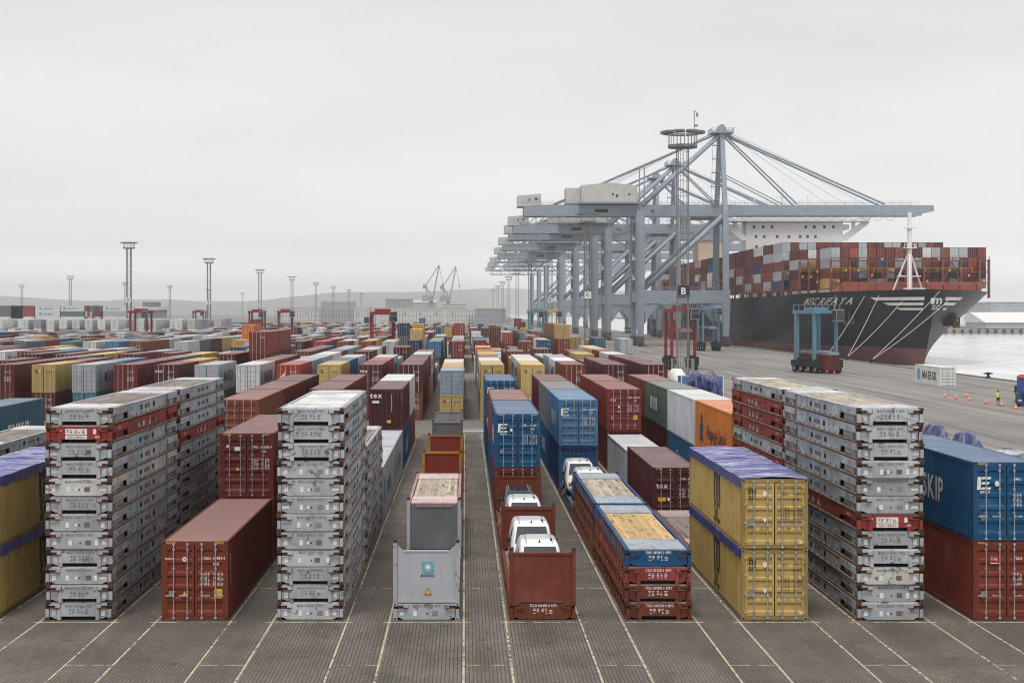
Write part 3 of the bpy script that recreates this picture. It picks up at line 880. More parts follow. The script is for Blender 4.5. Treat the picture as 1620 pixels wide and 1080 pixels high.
        patch(t, (sx*1.207, yy, 0.49), 0.55, 0.12, 'greyprint' if brand == 'MAERSK' else 'white', face, shape='rows', name='small_print')
        if brand == 'MAERSK': patch(t, (xx, 8.75 if sx > 0 else 3.2, 0.28), 0.10, 0.14, 'white', face)
    return t
M['red_ink'] = mat('red_print', (0.32, 0.03, 0.025), 0.6, 0, 0.2, 8)
# ================================================================== FIRST BLOCK, BUILT BY HAND
ORD = ['first','second','third','fourth','fifth','sixth','seventh','eighth','ninth','tenth','eleventh','twelfth']
def shade(c, a=0.9, b_=1.12):
    f = random.uniform(a, b_)
    return tuple(v*f for v in c)
def rack_stack(row, k, codes, cuts, where, group, face, reds=(), whites=(), top_m='wood_grey', z0=0.0, marks=True):
    n = len(codes); s = []
    for q in range(n):                       # q = 0 is the topmost rack
        z = z0 + (n - 1 - q)*RH
        red = q in reds
        colr = (0.31, 0.045, 0.036) if red else ((0.60, 0.60, 0.575) if q in whites else shade(GREY))
        pos = 'topmost' if q == 0 else ('lowest' if q == n - 1 else ORD[q] + ' from the top')
        lab = '%s folded flat rack, %s, %s' % ('red' if red else ('dirty white' if q in whites else 'grey'), pos, where)
        r = flat_rack(RX(row), KY(k), z, lab, group, colr, cuts[q], codes[q] if marks else None,
                      top=top_m if q == 0 else None, brand='HS' if red else 'MAERSK', face=face, red=red)
        s.append(r)
    return s
G1 = 'folded flat racks in tall stacks'
cA = ['MAEU 348752 0 45P3','SUDU 671150 2','MAEU 345115 0 45P3','MAEU 348090 0 45P3','MAEU 347764 0 45P3','MAEU 345455 0 45P3','MAEU 340237 0 45P3','MAEU 345265 2 45P3','MAEU 343228 0 45P3','MAEU 345373 0 45P3','MAEU 343675 0 45P3','MAEU 343328 5 45P3']
cC = ['MAEU 351460 0 45P3','MAEU 344570 0 45P3','MAEU 340814 0 45P3','MAEU 342586 0 45P3','MAEU 345041 3 45P3','MAEU 342368 0 45P3','MAEU 345020 0 45P3','MAEU 348000 5 45P3','MAEU 351131 0 45P3','MAEU 345150 0 45P3','MAEU 344072 0 45P3','MAEU 345082 7 45P3']
cH = ['MAEU 348882 0 45P3','MAEU 341353 5 45P3','MAEU 341554 3 45P3','MAEU 350335 7 45P3','MAEU 351082 0 45P3','MAEU 350554 5 45P3','SUDU 671074 3','MAEU 346080 2 45P3','MAEU 342785 0 45P3','MAEU 347880 0 45P3','MAEU 351422 7 45P3','MAEU 350750 7 45P3']
rack_stack(0, 0, cA, [1,1,1,1,0,1,0,0,1,0,1,1], 'front left stack', G1, 'right', reds=(1,), whites=(4,))
rack_stack(0, 1, [None]*12, [1,0]*6, 'stack right behind the front left stack', G1, 'right', reds=(3,), marks=False)
rack_stack(2, 0, cC, [1,1,1,0,0,0,0,0,0,1,1,0], 'front stack left of the central lanes', G1, 'right', whites=(), top_m=None)
rack_stack(2, 1, [None]*8, [1,0]*4, 'low stack behind the front centre stack', G1, 'right', marks=False)
rack_stack(7, 0, cH, [1,1,1,0,0,0,1,1,1,0,0,0], 'front right stack', G1, 'left', reds=(6,), whites=(9,), top_m='wood_old')
rack_stack(7, 1, [None]*12, [1,0]*6, 'stack right behind the front right stack', G1, 'left', reds=(1,2,3,5,8), top_m='wood_old', marks=False)
rack_stack(-2, 1, [None]*8, [1,0]*4, 'low stack at the left picture edge', G1, 'right', marks=False, top_m='wood_grey')
# the plain white sheet on the front centre stack
b = MB(); b.box(-1.02, 1.02, 2.47, CL - 2.47, 0.575, 0.622)
for o in bpy.data.objects:
    if o.type == 'EMPTY' and o.get('label', '').startswith('grey folded flat rack, topmost, front stack left of the central'):
        link('deck_sheet', b.mesh('deck_sheet', [M['rack']]), o, color=(0.76, 0.755, 0.74))

BLUE, BROWN = (0.008, 0.085, 0.21), (0.17, 0.040, 0.022)
def low_stack(row, k, specs, where, top):
    n = len(specs)
    for q, (nm, colr, code, cut) in enumerate(specs):
        pos = 'topmost' if q == 0 else ('lowest' if q == n - 1 else ORD[q] + ' from the top')
        flat_rack(RX(row), KY(k) + (0.35 if k else 0), (n - 1 - q)*RH, '%s folded flat rack, %s, %s' % (nm, pos, where), 'folded flat racks in low stacks', colr, cut, code,
                  ink='white', style='stake', top=top if q == 0 else None, castings='casting_paint')
low_stack(5, 0, [('blue', BLUE, 'EIMU 485010 0 45P3', 0), ('red', (0.27, 0.045, 0.035), 'CAIU 572218 8 42P3', 1), ('brown', BROWN, 'TCLU 603303 6 42P3', 1), ('brown', BROWN, 'TCLU 606278 0 42P3', 1)],
          'stack with fresh yellow deck boards', 'wood_new')
low_stack(5, 1, [('blue', BLUE, None, 0), ('brown', BROWN, None, 1), ('brown', (0.15, 0.05, 0.035), None, 1), ('brown', BROWN, None, 1)], 'blue-topped stack with worn deck boards', 'wood_old')
low_stack(3, 1, [('pink', (0.50, 0.27, 0.25), None, 0), ('red-brown', BROWN, None, 1), ('red-brown', BROWN, None, 1), ('grey', GREY, None, 1)], 'stack behind the grey bulkhead rack', 'wood_old')
flat_rack(RX(6), KY(1), 0, 'single red-brown flat rack with bare grey boards behind the yellow stack', None, (0.24, 0.09, 0.07), False, None, style='stake', top='wood_grey', castings='casting_paint')

# ---- flat racks with their end walls raised
def wall_up(t, y, color, style, flip=False, logo=False):
    b = MB()
    if style == 'gusset':
        b.prism([(-1.14,0.66),(1.14,0.66),(1.14,2.52),(1.14,2.80),(0.80,2.50),(-0.80,2.50),(-1.14,2.80)], 'y', 0.06, 0.14)
        for x in (-0.55, -0.18, 0.18, 0.55): b.box(x - 0.012, x + 0.012, 0.052, 0.06, 0.75, 2.40, 0)
        b.box(-0.84, 0.84, 0.04, 0.16, 2.495, 2.56); b.box(-1.1, 1.1, 0.03, 0.17, 0.655, 0.75)
        zt = 2.84
    else:
        b.box(-1.12, 1.12, 0.06, 0.13, 0.66, 2.42)
        for x in (-0.75, -0.25, 0.25, 0.75): b.box(x - 0.015, x + 0.015, 0.05, 0.06, 0.8, 2.3)
        b.box(-1.14, 1.14, 0.03, 0.16, 2.38, 2.47); b.box(-1.1, 1.1, 0.02, 0.17, 0.655, 0.74)
        zt = 2.54
    w = link('end_wall', b.mesh('end_wall', [M['rack'] if style != 'gusset' else M['steel_paint']]), t, (0, y, 0), (0, 0, R(180) if flip else 0), color=color)
    p = MB(); p.box(-0.075, 0.075, 0.0, 0.17, 0.655, zt)
    me = p.mesh('corner_post', [M['rack']])
    for s in (-1, 1):
        link('corner_post', me, w, (s*(W2 - 0.077), 0, 0), color=color)
        link('corner_casting', rk('casting'), w, (s*(W2 - 0.077), 0.006, zt + 0.06))
    return w
def raised_rack(row, k, label, color, style, code=None, ink='white', postcol=None, group='flat racks with raised end walls'):
    t = flat_rack(RX(row), KY(k), 0, label, group, color, False, code, ink, style='stake', walls=False, name='raised_flat_rack', castings='casting_paint')
    w1 = wall_up(t, 0, color, style); w2 = wall_up(t, CL, color, style, True)
    for w in (w1, w2):
        if postcol:
            for ch in w.children:
                if ch.name.startswith('corner_post'): ch.color = (*postcol, 1)
            b = MB(); b.box(-1.14, 1.14, 0.025, 0.165, 2.47, 2.54); link('top_rail', b.mesh('top_rail', [M['rack']]), w, color=postcol)
        patch(w, (0.02, 0.045, 2.1), 0.28, 0.25, 'white', name='notice') if w is w2 else None
    CONT_LIST[-1]['z1'] = 0.7
    return t
d0 = raised_rack(3, 0, 'grey flat rack with raised end walls and a blue star emblem, front centre', (0.42, 0.44, 0.47), 'gusset', 'MAEU 348882 2 45P3', 'greyprint')
patch(d0, (0.06, 0.04, 1.95), 0.40, 0.40, 'skyblue', name='emblem'); patch(d0, (0.06, 0.034, 1.95), 0.34, 0.34, 'white', name='emblem_star', shape='star')
letters('MAERSK', 0.12, d0, (0.06, 0.04, 1.60), 'front', 'black', 1.05)
patch(d0, (0.06, 0.04, 1.07), 0.26, 0.25, 'black', shape='tri', name='warning_sign'); patch(d0, (0.06, 0.034, 1.06), 0.21, 0.20, 'yellow', shape='tri', name='warning_sign')
for w in d0.children:
    if w.name.startswith('end_wall') and w.location.y > 5: w.color = (0.14, 0.15, 0.16, 1)
raised_rack(3, 2, 'red flat rack with raised walls and amber corner posts, nearer of two', (0.24, 0.03, 0.02), 'flat', None, postcol=(0.46, 0.22, 0.02))
raised_rack(3, 3, 'red flat rack with raised walls and amber corner posts, farther of two', (0.24, 0.03, 0.02), 'flat', None, postcol=(0.46, 0.22, 0.02))
raised_rack(3, 4, 'dark grey flat rack with raised walls behind the red ones', (0.16, 0.165, 0.175), 'flat')
raised_rack(3, 5, 'pale grey flat rack with raised walls at the cross aisle', (0.33, 0.345, 0.36), 'flat')
e0 = raised_rack(4, 0, 'brown flat rack with raised walls carrying two white vans, front row', BROWN, 'flat', 'TCLU 606605 0 42P3')
raised_rack(4, 1, 'brown flat rack with raised walls carrying a white van and a black car', BROWN, 'flat')
raised_rack(5, 2, 'blue flat rack with raised walls carrying white vans behind the blue-topped stacks', BLUE, 'flat')

# ---- vans and the car (nose towards the camera)
def ring(w_b, w_t, z0, zb, zt, y):
    h = []
    for x, z in ((w_b*0.86, z0), (w_b, z0 + 0.14), (w_b, zb), (w_t + (w_b - w_t)*0.18, zt - 0.16), (w_t*0.90, zt - 0.035), (w_t*0.45, zt)): h.append((x, y, z))
    return [(-x, y, z) for x, y, z in h] + [(x, y, z) for x, y, z in reversed(h)]
def vehicle(label, X, y, z, roof_h, body, group, name='white_van', cat='van', length=4.3, dark=False):
    t = thing(name, label, cat, (X, y, z), 0, group)
    H = roof_h; b = MB(); bl = H*0.60
    st = [(0.00, 0.66, 0.52, 0.30, 0.48, 0.60), (0.06, 0.80, 0.66, 0.24, 0.60, 0.78), (0.35, 0.86, 0.72, 0.20, 0.74, 0.96), (0.95, 0.88, 0.74, 0.20, 0.86, 1.07)]
    L = length
    if not dark:
        st += [(1.62, 0.885, 0.70, 0.20, bl, H - 0.10), (1.80, 0.885, 0.72, 0.20, bl, H - 0.02), (2.6, 0.885, 0.73, 0.20, bl, H), (L - 0.18, 0.88, 0.72, 0.20, bl, H - 0.02), (L, 0.84, 0.66, 0.32, bl, H - 0.16)]
    else:
        st += [(1.75, 0.90, 0.66, 0.20, bl, H - 0.07), (2.0, 0.90, 0.66, 0.20, bl, H - 0.01), (3.1, 0.90, 0.65, 0.20, bl, H), (L - 0.5, 0.88, 0.62, 0.22, bl, H - 0.12), (L, 0.80, 0.55, 0.34, bl*0.95, H - 0.55)]
    b.rings([ring(w, wt, z0, zb, zt, yy) for (yy, w, wt, z0, zb, zt) in st])
    link('body', b.mesh('body', [body], smooth=True), t)
    y1, z1, y2, z2 = 1.02, 1.105, st[4][0] - 0.04, st[4][5] - 0.02
    g = MB(); g.prism([(y1, z1), (y2, z2), (y2 + 0.02, z2 - 0.03), (y1 + 0.02, z1 - 0.03)], 'x', -0.66, 0.66)
    g2 = MB(); g2.poly([(-0.72, y1 - 0.015, z1 + 0.012), (0.72, y1 - 0.015, z1 + 0.012), (0.60, y2 - 0.02, z2 + 0.015), (-0.60, y2 - 0.02, z2 + 0.015)])
    link('windscreen', g2.mesh('windscreen', [M['glass']]), t)
    for s in (-1, 1):
        w = MB(); xo = s*0.893
        w.poly([(xo, 1.55, bl), (xo, 2.45, bl), (s*0.775, 2.40, H - 0.22), (s*0.79, 1.95, H - 0.22)])
        link('side_window', w.mesh('side_window', [M['glass']]), t)
        if dark:
            w = MB(); w.poly([(xo, 2.55, bl), (xo, 3.5, bl), (s*0.76, 3.3, H - 0.22), (s*0.775, 2.5, H - 0.22)]); link('side_window', w.mesh('side_window', [M['glass']]), t)
        m = MB(); m.box(min(s*0.90, s*1.08), max(s*0.90, s*1.08), 1.45, 1.55, 1.08, 1.26)
        link('mirror', m.mesh('mirror', [M['rubber']]), t)
        hl = MB(); hl.box(min(s*0.48, s*0.79), max(s*0.48, s*0.79), -0.005, 0.25, 0.66, 0.79); link('headlight', hl.mesh('headlight', [M['lamp']]), t)
        for yy in (0.78, L - 0.8):
            wh = MB(); wh.tube((s*0.70, yy, 0.32), (s*0.90, yy, 0.32), 0.32, 16); tyre = link('wheel', wh.mesh('wheel', [M['rubber']]), t)
            hb = MB(); hb.tube((s*0.90, yy, 0.32), (s*0.915, yy, 0.32), 0.19, 12); link('hub', hb.mesh('hub', [M['galv']]), tyre)
    for s in (-1, 1):
        for (ya, za, zb) in ((1.50, 0.32, bl), (2.52, 0.32, H - 0.30)) + (() if dark else ((3.45, 0.42, H - 0.30),)):
            sm_ = MB(); sm_.box(min(s*0.880, s*0.897), max(s*0.880, s*0.897), ya, ya + 0.014, za, min(zb, bl + 0.02)); link('door_seam', sm_.mesh('door_seam', [M['dark']]), t)
        hd_ = MB(); hd_.box(min(s*0.89, s*0.915), max(s*0.89, s*0.915), 2.28, 2.46, bl - 0.16, bl - 0.12); link('door_handle', hd_.mesh('door_handle', [M['rubber']]), t)
        ro_ = MB(); ro_.box(s*0.50 - 0.02, s*0.50 + 0.02, st[5][0] + 0.15, L - 0.35, H - 0.075, H - 0.015); link('roof_groove', ro_.mesh('roof_groove', [M['greyplate']]), t)
        st_ = MB(); st_.beam((s*0.80, 0.55, 0.75), (s*1.16, 0.05, 0.08), 0.045, 0.012); link('lashing_strap', st_.mesh('lashing_strap', [M['rust_or']]), t)
    wp = MB(); wp.beam((-0.45, y1 - 0.05, z1 + 0.02), (0.05, y1 + 0.05, z1 + 0.16), 0.02, 0.02); wp.beam((0.10, y1 - 0.05, z1 + 0.02), (0.58, y1 + 0.05, z1 + 0.16), 0.02, 0.02); link('wiper', wp.mesh('wiper', [M['dark']]), t)['kind'] = 'stuff'
    gr = MB(); gr.box(-0.42, 0.42, -0.015, 0.05, 0.42, 0.58); link('grille', gr.mesh('grille', [M['rubber']]), t)
    if not dark:
        a = MB(); a.tube((0, 1.98, H - 0.01), (0, 1.90, H + 0.10), 0.018, 5); a.box(-0.04, 0.04, 1.94, 2.03, H - 0.02, H + 0.02); link('aerial', a.mesh('aerial', [M['rubber']]), t)
        a = MB(); a.box(0.44, 0.52, 2.45, 2.57, H - 0.03, H + 0.05); link('roof_vent', a.mesh('roof_vent', [M['rubber']]), t)
    else:
        for s in (-1, 1):
            rl = MB(); rl.tube((s*0.60, 2.1, H - 0.01), (s*0.60, L - 1.2, H - 0.02), 0.02, 6); link('roof_rail', rl.mesh('roof_rail', [M['galv']]), t)
    return t
XE, XF = RX(4) + W2, RX(5) + W2
vehicle('white panel van standing nose-first at the brown bulkhead, nearest the camera', XE + 0.02, KY(0) + 0.75, 0.61, 1.83, M['white_car'], 'white vans on flat racks')
vehicle('white panel van right behind the nearest van on the same brown rack', XE - 0.06, KY(0) + 5.9, 0.61, 1.83, M['white_car'], 'white vans on flat racks')
vehicle('white panel van on the second brown rack, in front of a black car', XE - 0.05, KY(1) + 0.95, 0.61, 1.83, M['white_car'], 'white vans on flat racks')
vehicle('black estate car parked behind a white van on a brown flat rack', XE - 0.1, KY(1) + 6.1, 0.61, 1.66, M['black_car'], None, 'black_car', 'car', 4.6, True)
vehicle('white panel van just behind the blue-topped racks, nearer of the pair', XF - 0.1, KY(2) + 0.9, 0.61, 1.83, M['white_car'], 'white vans on flat racks')
vehicle('white panel van under the light blue container, farther of the pair', XF - 0.3, KY(2) + 5.8, 0.61, 1.83, M['white_car'], 'white vans on flat racks')

# ---- closed containers of the first block
t = container(RX(1), KY(0), 0, 'brown', 'red-brown container alone at the front with yellow and warning stickers', lod=0)
door_marks(t, HC); corner_stripes(t, HC); letters('TRITON', 0.09, t, (-0.92, -0.012, HC*0.77), xs=1.0)
patch(t, (-0.37, -0.012, HC*0.775), 0.16, 0.19, 'white', shape='disc', name='emblem'); patch(t, (-0.37, -0.018, HC*0.775), 0.07, 0.09, 'greyplate', shape='disc', name='emblem')
patch(t, (-0.85, -0.012, HC*0.34), 0.2, 0.22, 'greyplate', name='data_plate'); patch(t, (-0.37, -0.012, HC*0.34), 0.2, 0.2, 'yellow', shape='tri', name='warning_sign')
patch(t, (0.86, -0.012, HC*0.34), 0.30, 0.34, 'yellow', name='height_sticker'); patch(t, (0.86, -0.018, HC*0.34), 0.22, 0.24, 'black', shape='rows', name='small_print')
for j in range(11): patch(t, (W2 + 0.0005, 0.55 + 0.012*j, HC*0.80 - 0.11*j), 0.05, 0.08, 'white', 'right', name='side_number')

def msc(X, y, z, label, num, face):
    t = container(X, y, z, 'yellow', label, 'yellow open-top containers under blue tarpaulins', lod=0, H=STD, old=True, roof='tarp')
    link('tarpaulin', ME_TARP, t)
    msc_mark(t, (-0.82, -0.012), STD*0.79, 0.30, 'front'); door_marks(t, STD, 'MSCU', num, '42G1', 'black', s=0.14)
    patch(t, (-0.36, -0.012, STD*0.79), 0.17, 0.22, 'white', shape='disc', name='emblem'); patch(t, (-0.36, -0.012, STD*0.41), 0.18, 0.17, 'white', shape='itri', name='warning_sign')
    patch(t, (-0.85, -0.012, STD*0.40), 0.22, 0.28, 'greyplate', name='data_plate'); patch(t, (0.95, -0.012, 0.27), 0.13, 0.07, 'white')
    s = 1 if face == 'right' else -1
    msc_mark(t, (s*(W2 + 0.002), 6.1 if s > 0 else 5.2), STD*0.56, 1.05, face)
    return t
msc(RX(6), KY(0), STD, 'mustard open-top container under a blue tarpaulin, upper of the front right pair', '454810 4', 'left')
msc(RX(6), KY(0), 0, 'mustard open-top container at ground level under its twin, front right', '455023 0', 'left')
msc(RX(-1), KY(0), STD, 'mustard open-top container with blue tarpaulin, upper one at left picture edge', '454300 1', 'right')
msc(RX(-1), KY(0), 0, 'mustard open-top container, lower one at left picture edge', '454301 2', 'right')

t = container(RX(8), KY(0), 0, 'brown', 'red-brown container with a red and white sticker, lower right corner', lod=0); door_marks(t, HC, 'TCLU', '557201 4', '45G1')
patch(t, (-0.46, -0.012, HC*0.78), 0.32, 0.28, 'red_ink', name='emblem'); letters('TAL', 0.13, t, (-0.46, -0.018, HC*0.765), xs=1.0); patch(t, (-0.46, -0.018, HC*0.725), 0.30, 0.03, 'white', name='emblem')
patch(t, (-0.85, -0.012, HC*0.33), 0.2, 0.24, 'greyplate', name='data_plate'); corner_stripes(t, HC)
t = container(RX(8), KY(0), HC, 'blue', 'blue container with white E emblem, upper right corner over a red-brown one', lod=0); door_marks(t, HC, 'EIMU', '402215 1', '45G1')
eimskip(t, HC, -0.80); corner_stripes(t, HC); patch(t, (-0.36, -0.012, HC*0.73), 0.17, 0.2, 'white', shape='disc', name='emblem'); patch(t, (-0.85, -0.012, HC*0.30), 0.2, 0.22, 'greyplate', name='data_plate')
letters('EIMSKIP', 1.30, t, (-W2 - 0.001, 5.6, 1.0), 'left', 'white', 0.95)

def lodc(row, k, z, col, label, **kw):
    end = kw.get('end', 'door')
    t = container(RX(row), KY(k), z, col, label, lod=1, **kw)
    return t
GB = 'closed containers of the near block'
t = lodc(1, 1, HC, 'maroon', 'maroon container with small emblem and warning triangle, behind the lone red-brown one', group=GB)
door_marks(t, HC, 'TRIU', '402606 0', '45G1'); patch(t, (-0.40, -0.012, HC*0.76), 0.28, 0.18, 'white', name='emblem'); patch(t, (-0.40, -0.012, HC*0.45), 0.18, 0.17, 'yellow', shape='tri', name='warning_sign')
patch(t, (-0.85, -0.012, HC*0.80), 0.12, 0.13, 'white', shape='disc', name='emblem'); corner_stripes(t, HC)
lodc(1, 1, 0, 'brown', 'red-brown lower container behind the lone front container', group=GB)
lodc(1, 2, 0, 'maroon', 'maroon ground-level container, third in the lone red-brown row', group=GB)
for k, c in ((4, 'maroon'), (5, 'maroon')):
    lodc(1, k, 0, 'rust', 'rust-brown lower container, %s in the lone red-brown row' % ORD[k], group=GB)
    lodc(1, k, HC, c, 'maroon upper container, %s in the lone red-brown row' % ORD[k], group=GB)
lodc(0, 2, 0, 'brown', 'red-brown single container behind the two left flat-rack stacks', group=GB)
for k, c in ((3, 'rust'), (4, 'maroon'), (5, 'tex')):
    lodc(0, k, 0, 'maroon', 'maroon lower container, %s back in the left flat-rack row' % ORD[k], group=GB)
    t = lodc(0, k, HC, c, '%s upper container, %s back in the left flat-rack row' % (C[c][1], ORD[k]), group=GB)
    for j in range(8): patch(t, (W2 + 0.0005, 0.5, HC*0.8 - 0.12*j), 0.05, 0.08, 'white', 'right', name='side_number')
for k in (2, 3):
    t = lodc(2, k, 0, 'grey', 'white-grey container with long side lettering, %s in the centre flat-rack row' % ORD[k], group=GB)
    letters('MAERSK', 1.15, t, (W2 + 0.001, 6.9, 0.95), 'right', 'greyprint', 0.95); patch(t, (W2 + 0.001, 2.2, 1.5), 1.3, 1.4, 'skyblue', 'right', name='emblem')
t = lodc(2, 4, 0, 'blue', 'blue lower container with white side mark under the dark maroon one', group=GB)
letters('K', 1.5, t, (W2 + 0.001, 6.0, 0.7), 'right', 'white', 1.0); letters('K', 1.5, t, (W2 + 0.001, 8.4, 0.7), 'right', 'white', 1.0)
t = lodc(2, 4, HC, 'tex', 'dark maroon container with large white tex lettering and plain ribbed end', group=GB, end='plain')
letters('tex', 0.55, t, (-0.70, -0.02, HC*0.78), xs=0.95); patch(t, (-0.72, -0.022, HC*0.68), 0.5, 0.17, 'white', name='notice'); patch(t, (0.22, -0.022, HC*0.20), 0.3, 0.2, 'yellow', name='sticker')
for j in range(9): patch(t, (0.42, -0.022, HC*0.86 - 0.14*j), 0.04, 0.09, 'white', name='side_number')
lodc(2, 5, 0, 'rust', 'rust-brown lower container at the cross aisle behind the blue one', group=GB)
lodc(2, 5, HC, 'white', 'cream white upper container behind the plain dark maroon end', group=GB)

lodc(4, 2, 0, 'maroon', 'maroon lower container behind the black car', group=GB)
t = lodc(4, 2, HC, 'blue', 'blue container with E emblem above the maroon one, behind the black car', group=GB); eimskip(t, HC, -0.78); door_marks(t, HC, 'EIMU', '402131 7', '45G1'); corner_stripes(t, HC)
patch(t, (-0.36, -0.012, HC*0.70), 0.15, 0.19, 'white', shape='disc', name='emblem'); patch(t, (-0.85, -0.012, HC*0.30), 0.2, 0.24, 'greyplate', name='data_plate'); letters('EIMSKIP', 1.3, t, (-W2 - 0.001, 6, 0.9), 'left', 'white', 0.95)
lodc(4, 3, 0, 'blue', 'blue lower container, fourth in the white van row', group=GB)
lodc(4, 3, HC, 'rust', 'rust-brown upper container between two blue ones in the white van row', group=GB)
lodc(4, 4, 0, 'navy', 'navy single container in the dip of the white van row', group=GB)
lodc(4, 5, 0, 'blue', 'blue lower container at the cross aisle, white van row', group=GB)
t = lodc(4, 5, HC, 'blue', 'blue upper container with E emblem at the cross aisle, white van row', group=GB); eimskip(t, HC, -0.78); door_marks(t, HC, 'EIMU', '402098 3', '45G1')
lodc(5, 3, 0, 'blue', 'dark blue lower container right behind the white vans', group=GB, color=(0.012, 0.045, 0.16), end='plain')
t = lodc(5, 3, HC, 'sky', 'light blue container with E emblem above the white vans', group=GB, old=True, color=(0.06, 0.19, 0.36)); eimskip(t, HC, -0.80); door_marks(t, HC, 'EIMU', '402745 0', '45G1'); letters('EIMSKIP', 1.3, t, (-W2 - 0.001, 5.4, 1.0), 'left', 'white', 0.95)
t = lodc(5, 4, 0, 'blue', 'blue lower container with side lettering behind the light blue stack', group=GB); letters('EIMSKIP', 1.3, t, (-W2 - 0.001, 5.4, 1.0), 'left', 'white', 0.95)
lodc(5, 4, HC, 'dgrey', 'dark grey upper container behind the light blue one', group=GB)
lodc(5, 5, 0, 'blue', 'blue lower container at the cross aisle behind the dark grey stack', group=GB)
lodc(5, 5, HC, 'maroon', 'maroon upper container behind the dark grey one', group=GB)
t = lodc(6, 2, 0, 'tex', 'dark maroon container with white tex lettering on its doors, behind the yellow stack', group=GB)
letters('tex', 0.40, t, (-0.72, -0.012, HC*0.62), xs=0.95); door_marks(t, HC, 'TEXU', '415522 1', '45G1'); patch(t, (-0.72, -0.012, HC*0.41), 0.42, 0.2, 'yellow', name='sticker'); patch(t, (-0.36, -0.012, HC*0.41), 0.15, 0.18, 'white', shape='disc', name='emblem'); corner_stripes(t, HC)
t = container(RX(6), KY(3), 0, 'white', 'white curtain-sided container with stained grey side, behind the dark maroon one', GB, lod=1, H=STD, color=(0.55, 0.56, 0.58), old=True)
lodc(6, 4, 0, 'maroon', 'maroon lower container under the red doors', group=GB, end='plain')
t = lodc(6, 4, HC, 'red', 'dark red container with yellow sticker on its doors, upper, behind the white one', group=GB, color=(0.20, 0.035, 0.032)); door_marks(t, HC, 'CAIU', '827571 8', '45G1')
letters('CAI', 0.24, t, (-0.78, -0.012, HC*0.70), xs=0.9); patch(t, (-0.38, -0.012, HC*0.56), 0.15, 0.16, 'white', shape='disc', name='emblem'); patch(t, (-0.38, -0.012, HC*0.46), 0.18, 0.17, 'yellow', shape='tri', name='warning_sign'); patch(t, (0.80, -0.012, HC*0.30), 0.3, 0.34, 'yellow', name='height_sticker'); patch(t, (-0.85, -0.012, HC*0.30), 0.2, 0.3, 'greyplate', name='data_plate')
lodc(6, 5, 0, 'tex', 'dark maroon lower container behind the red doors', group=GB)
lodc(6, 5, HC, 'brown', 'red-brown upper container behind the red doors', group=GB)
t = lodc(7, 2, 0, 'blue', 'blue lower container hidden under the orange one', group=GB)
t = lodc(7, 2, HC, 'orange', 'orange container with blue crane emblem and lettering on its side', group=GB)
letters('Hapag-Lloyd', 1.12, t, (-W2 - 0.001, 4.7, 0.92), 'left', 'navy', 0.95)
b = MB(); b.prism([(-0.62,-0.75),(0.5,-0.75),(0.5,-0.45),(0.1,-0.35),(0.62,-0.1),(0.62,0.2),(0.2,0.35),(0.45,0.7),(0.1,0.95),(-0.35,0.7),(-0.15,0.3),(-0.55,0.1),(-0.4,-0.2)], 'y', -0.004, 0)
link('emblem', b.mesh('emblem', [M['navy']]), t, (-W2 - 0.001, 9.9, 1.35), (0, 0, SIDE['left']))
t = lodc(7, 3, 0, 'teal', 'teal blue lower container with white side lettering under the white one', group=GB, color=(0.02, 0.12, 0.22)); letters('Cronos', 1.1, t, (-W2 - 0.001, 6.0, 1.2), 'left', 'white', 0.95)
lodc(7, 3, HC, 'white', 'plain white container behind the orange one', group=GB, color=(0.62, 0.64, 0.66))
lodc(7, 4, 0, 'tex', 'dark maroon lower container under the grey-green one', group=GB)
t = lodc(7, 4, HC, 'green', 'grey-green container with faded white block letters on its side', group=GB)
for j, x in enumerate((8.6, 7.1, 5.6)): patch(t, (-W2 - 0.001, x, 1.45), 1.0, 0.95, 'white', 'left', name='block_letter')
lodc(7, 5, 0, 'tex', 'dark maroon lower container behind the grey-green stack', group=GB)
lodc(7, 5, HC, 'rust', 'rust-brown upper container behind the grey-green one', group=GB)
# left edge
t = lodc(-4, 3, STD, 'teal', 'faded blue container with big white side lettering at the left edge', H=STD, group=GB, color=(0.05, 0.13, 0.19)); letters('EIMSKIP', 1.3, t, (W2 + 0.001, 6.4, 0.35), 'right', 'white', 0.95)
lodc(-4, 3, 0, 'maroon', 'maroon lower container under the faded blue one at the left edge', H=STD, group=GB)
t = lodc(-2, 2, STD*0.82, 'red', 'red container with white swoosh emblem behind the left-edge flat racks', H=STD, group=GB)
lodc(-2, 2, -STD*0.0, 'maroon', 'maroon low container under the red one at the left edge', H=STD*0.82, group=GB)
b = MB(); b.prism([(-0.4,-0.4),(0.05,0.06),(0.4,0.5),(0.2,0.02),(0.5,-0.4),(0.08,-0.12)], 'y', -0.004, 0); link('emblem', b.mesh('emblem', [M['white']]), t, (-0.25, -0.012, 1.4)); corner_stripes(t, STD)
for k in (3, 4, 5):
    lodc(-1, k, 0, 'rust', 'rust-brown single container, %s in the left tarped row' % ORD[k], group=GB)
lodc(-3, 4, 0, 'grey', 'pale grey single container, two rows left of the tarped stack', group=GB)
lodc(-3, 5, 0, 'brown', 'red-brown single container, two rows left of the tarped stack', group=GB)
lodc(-2, 4, 0, 'maroon', 'maroon single container next to the pale grey one, left edge', group=GB)
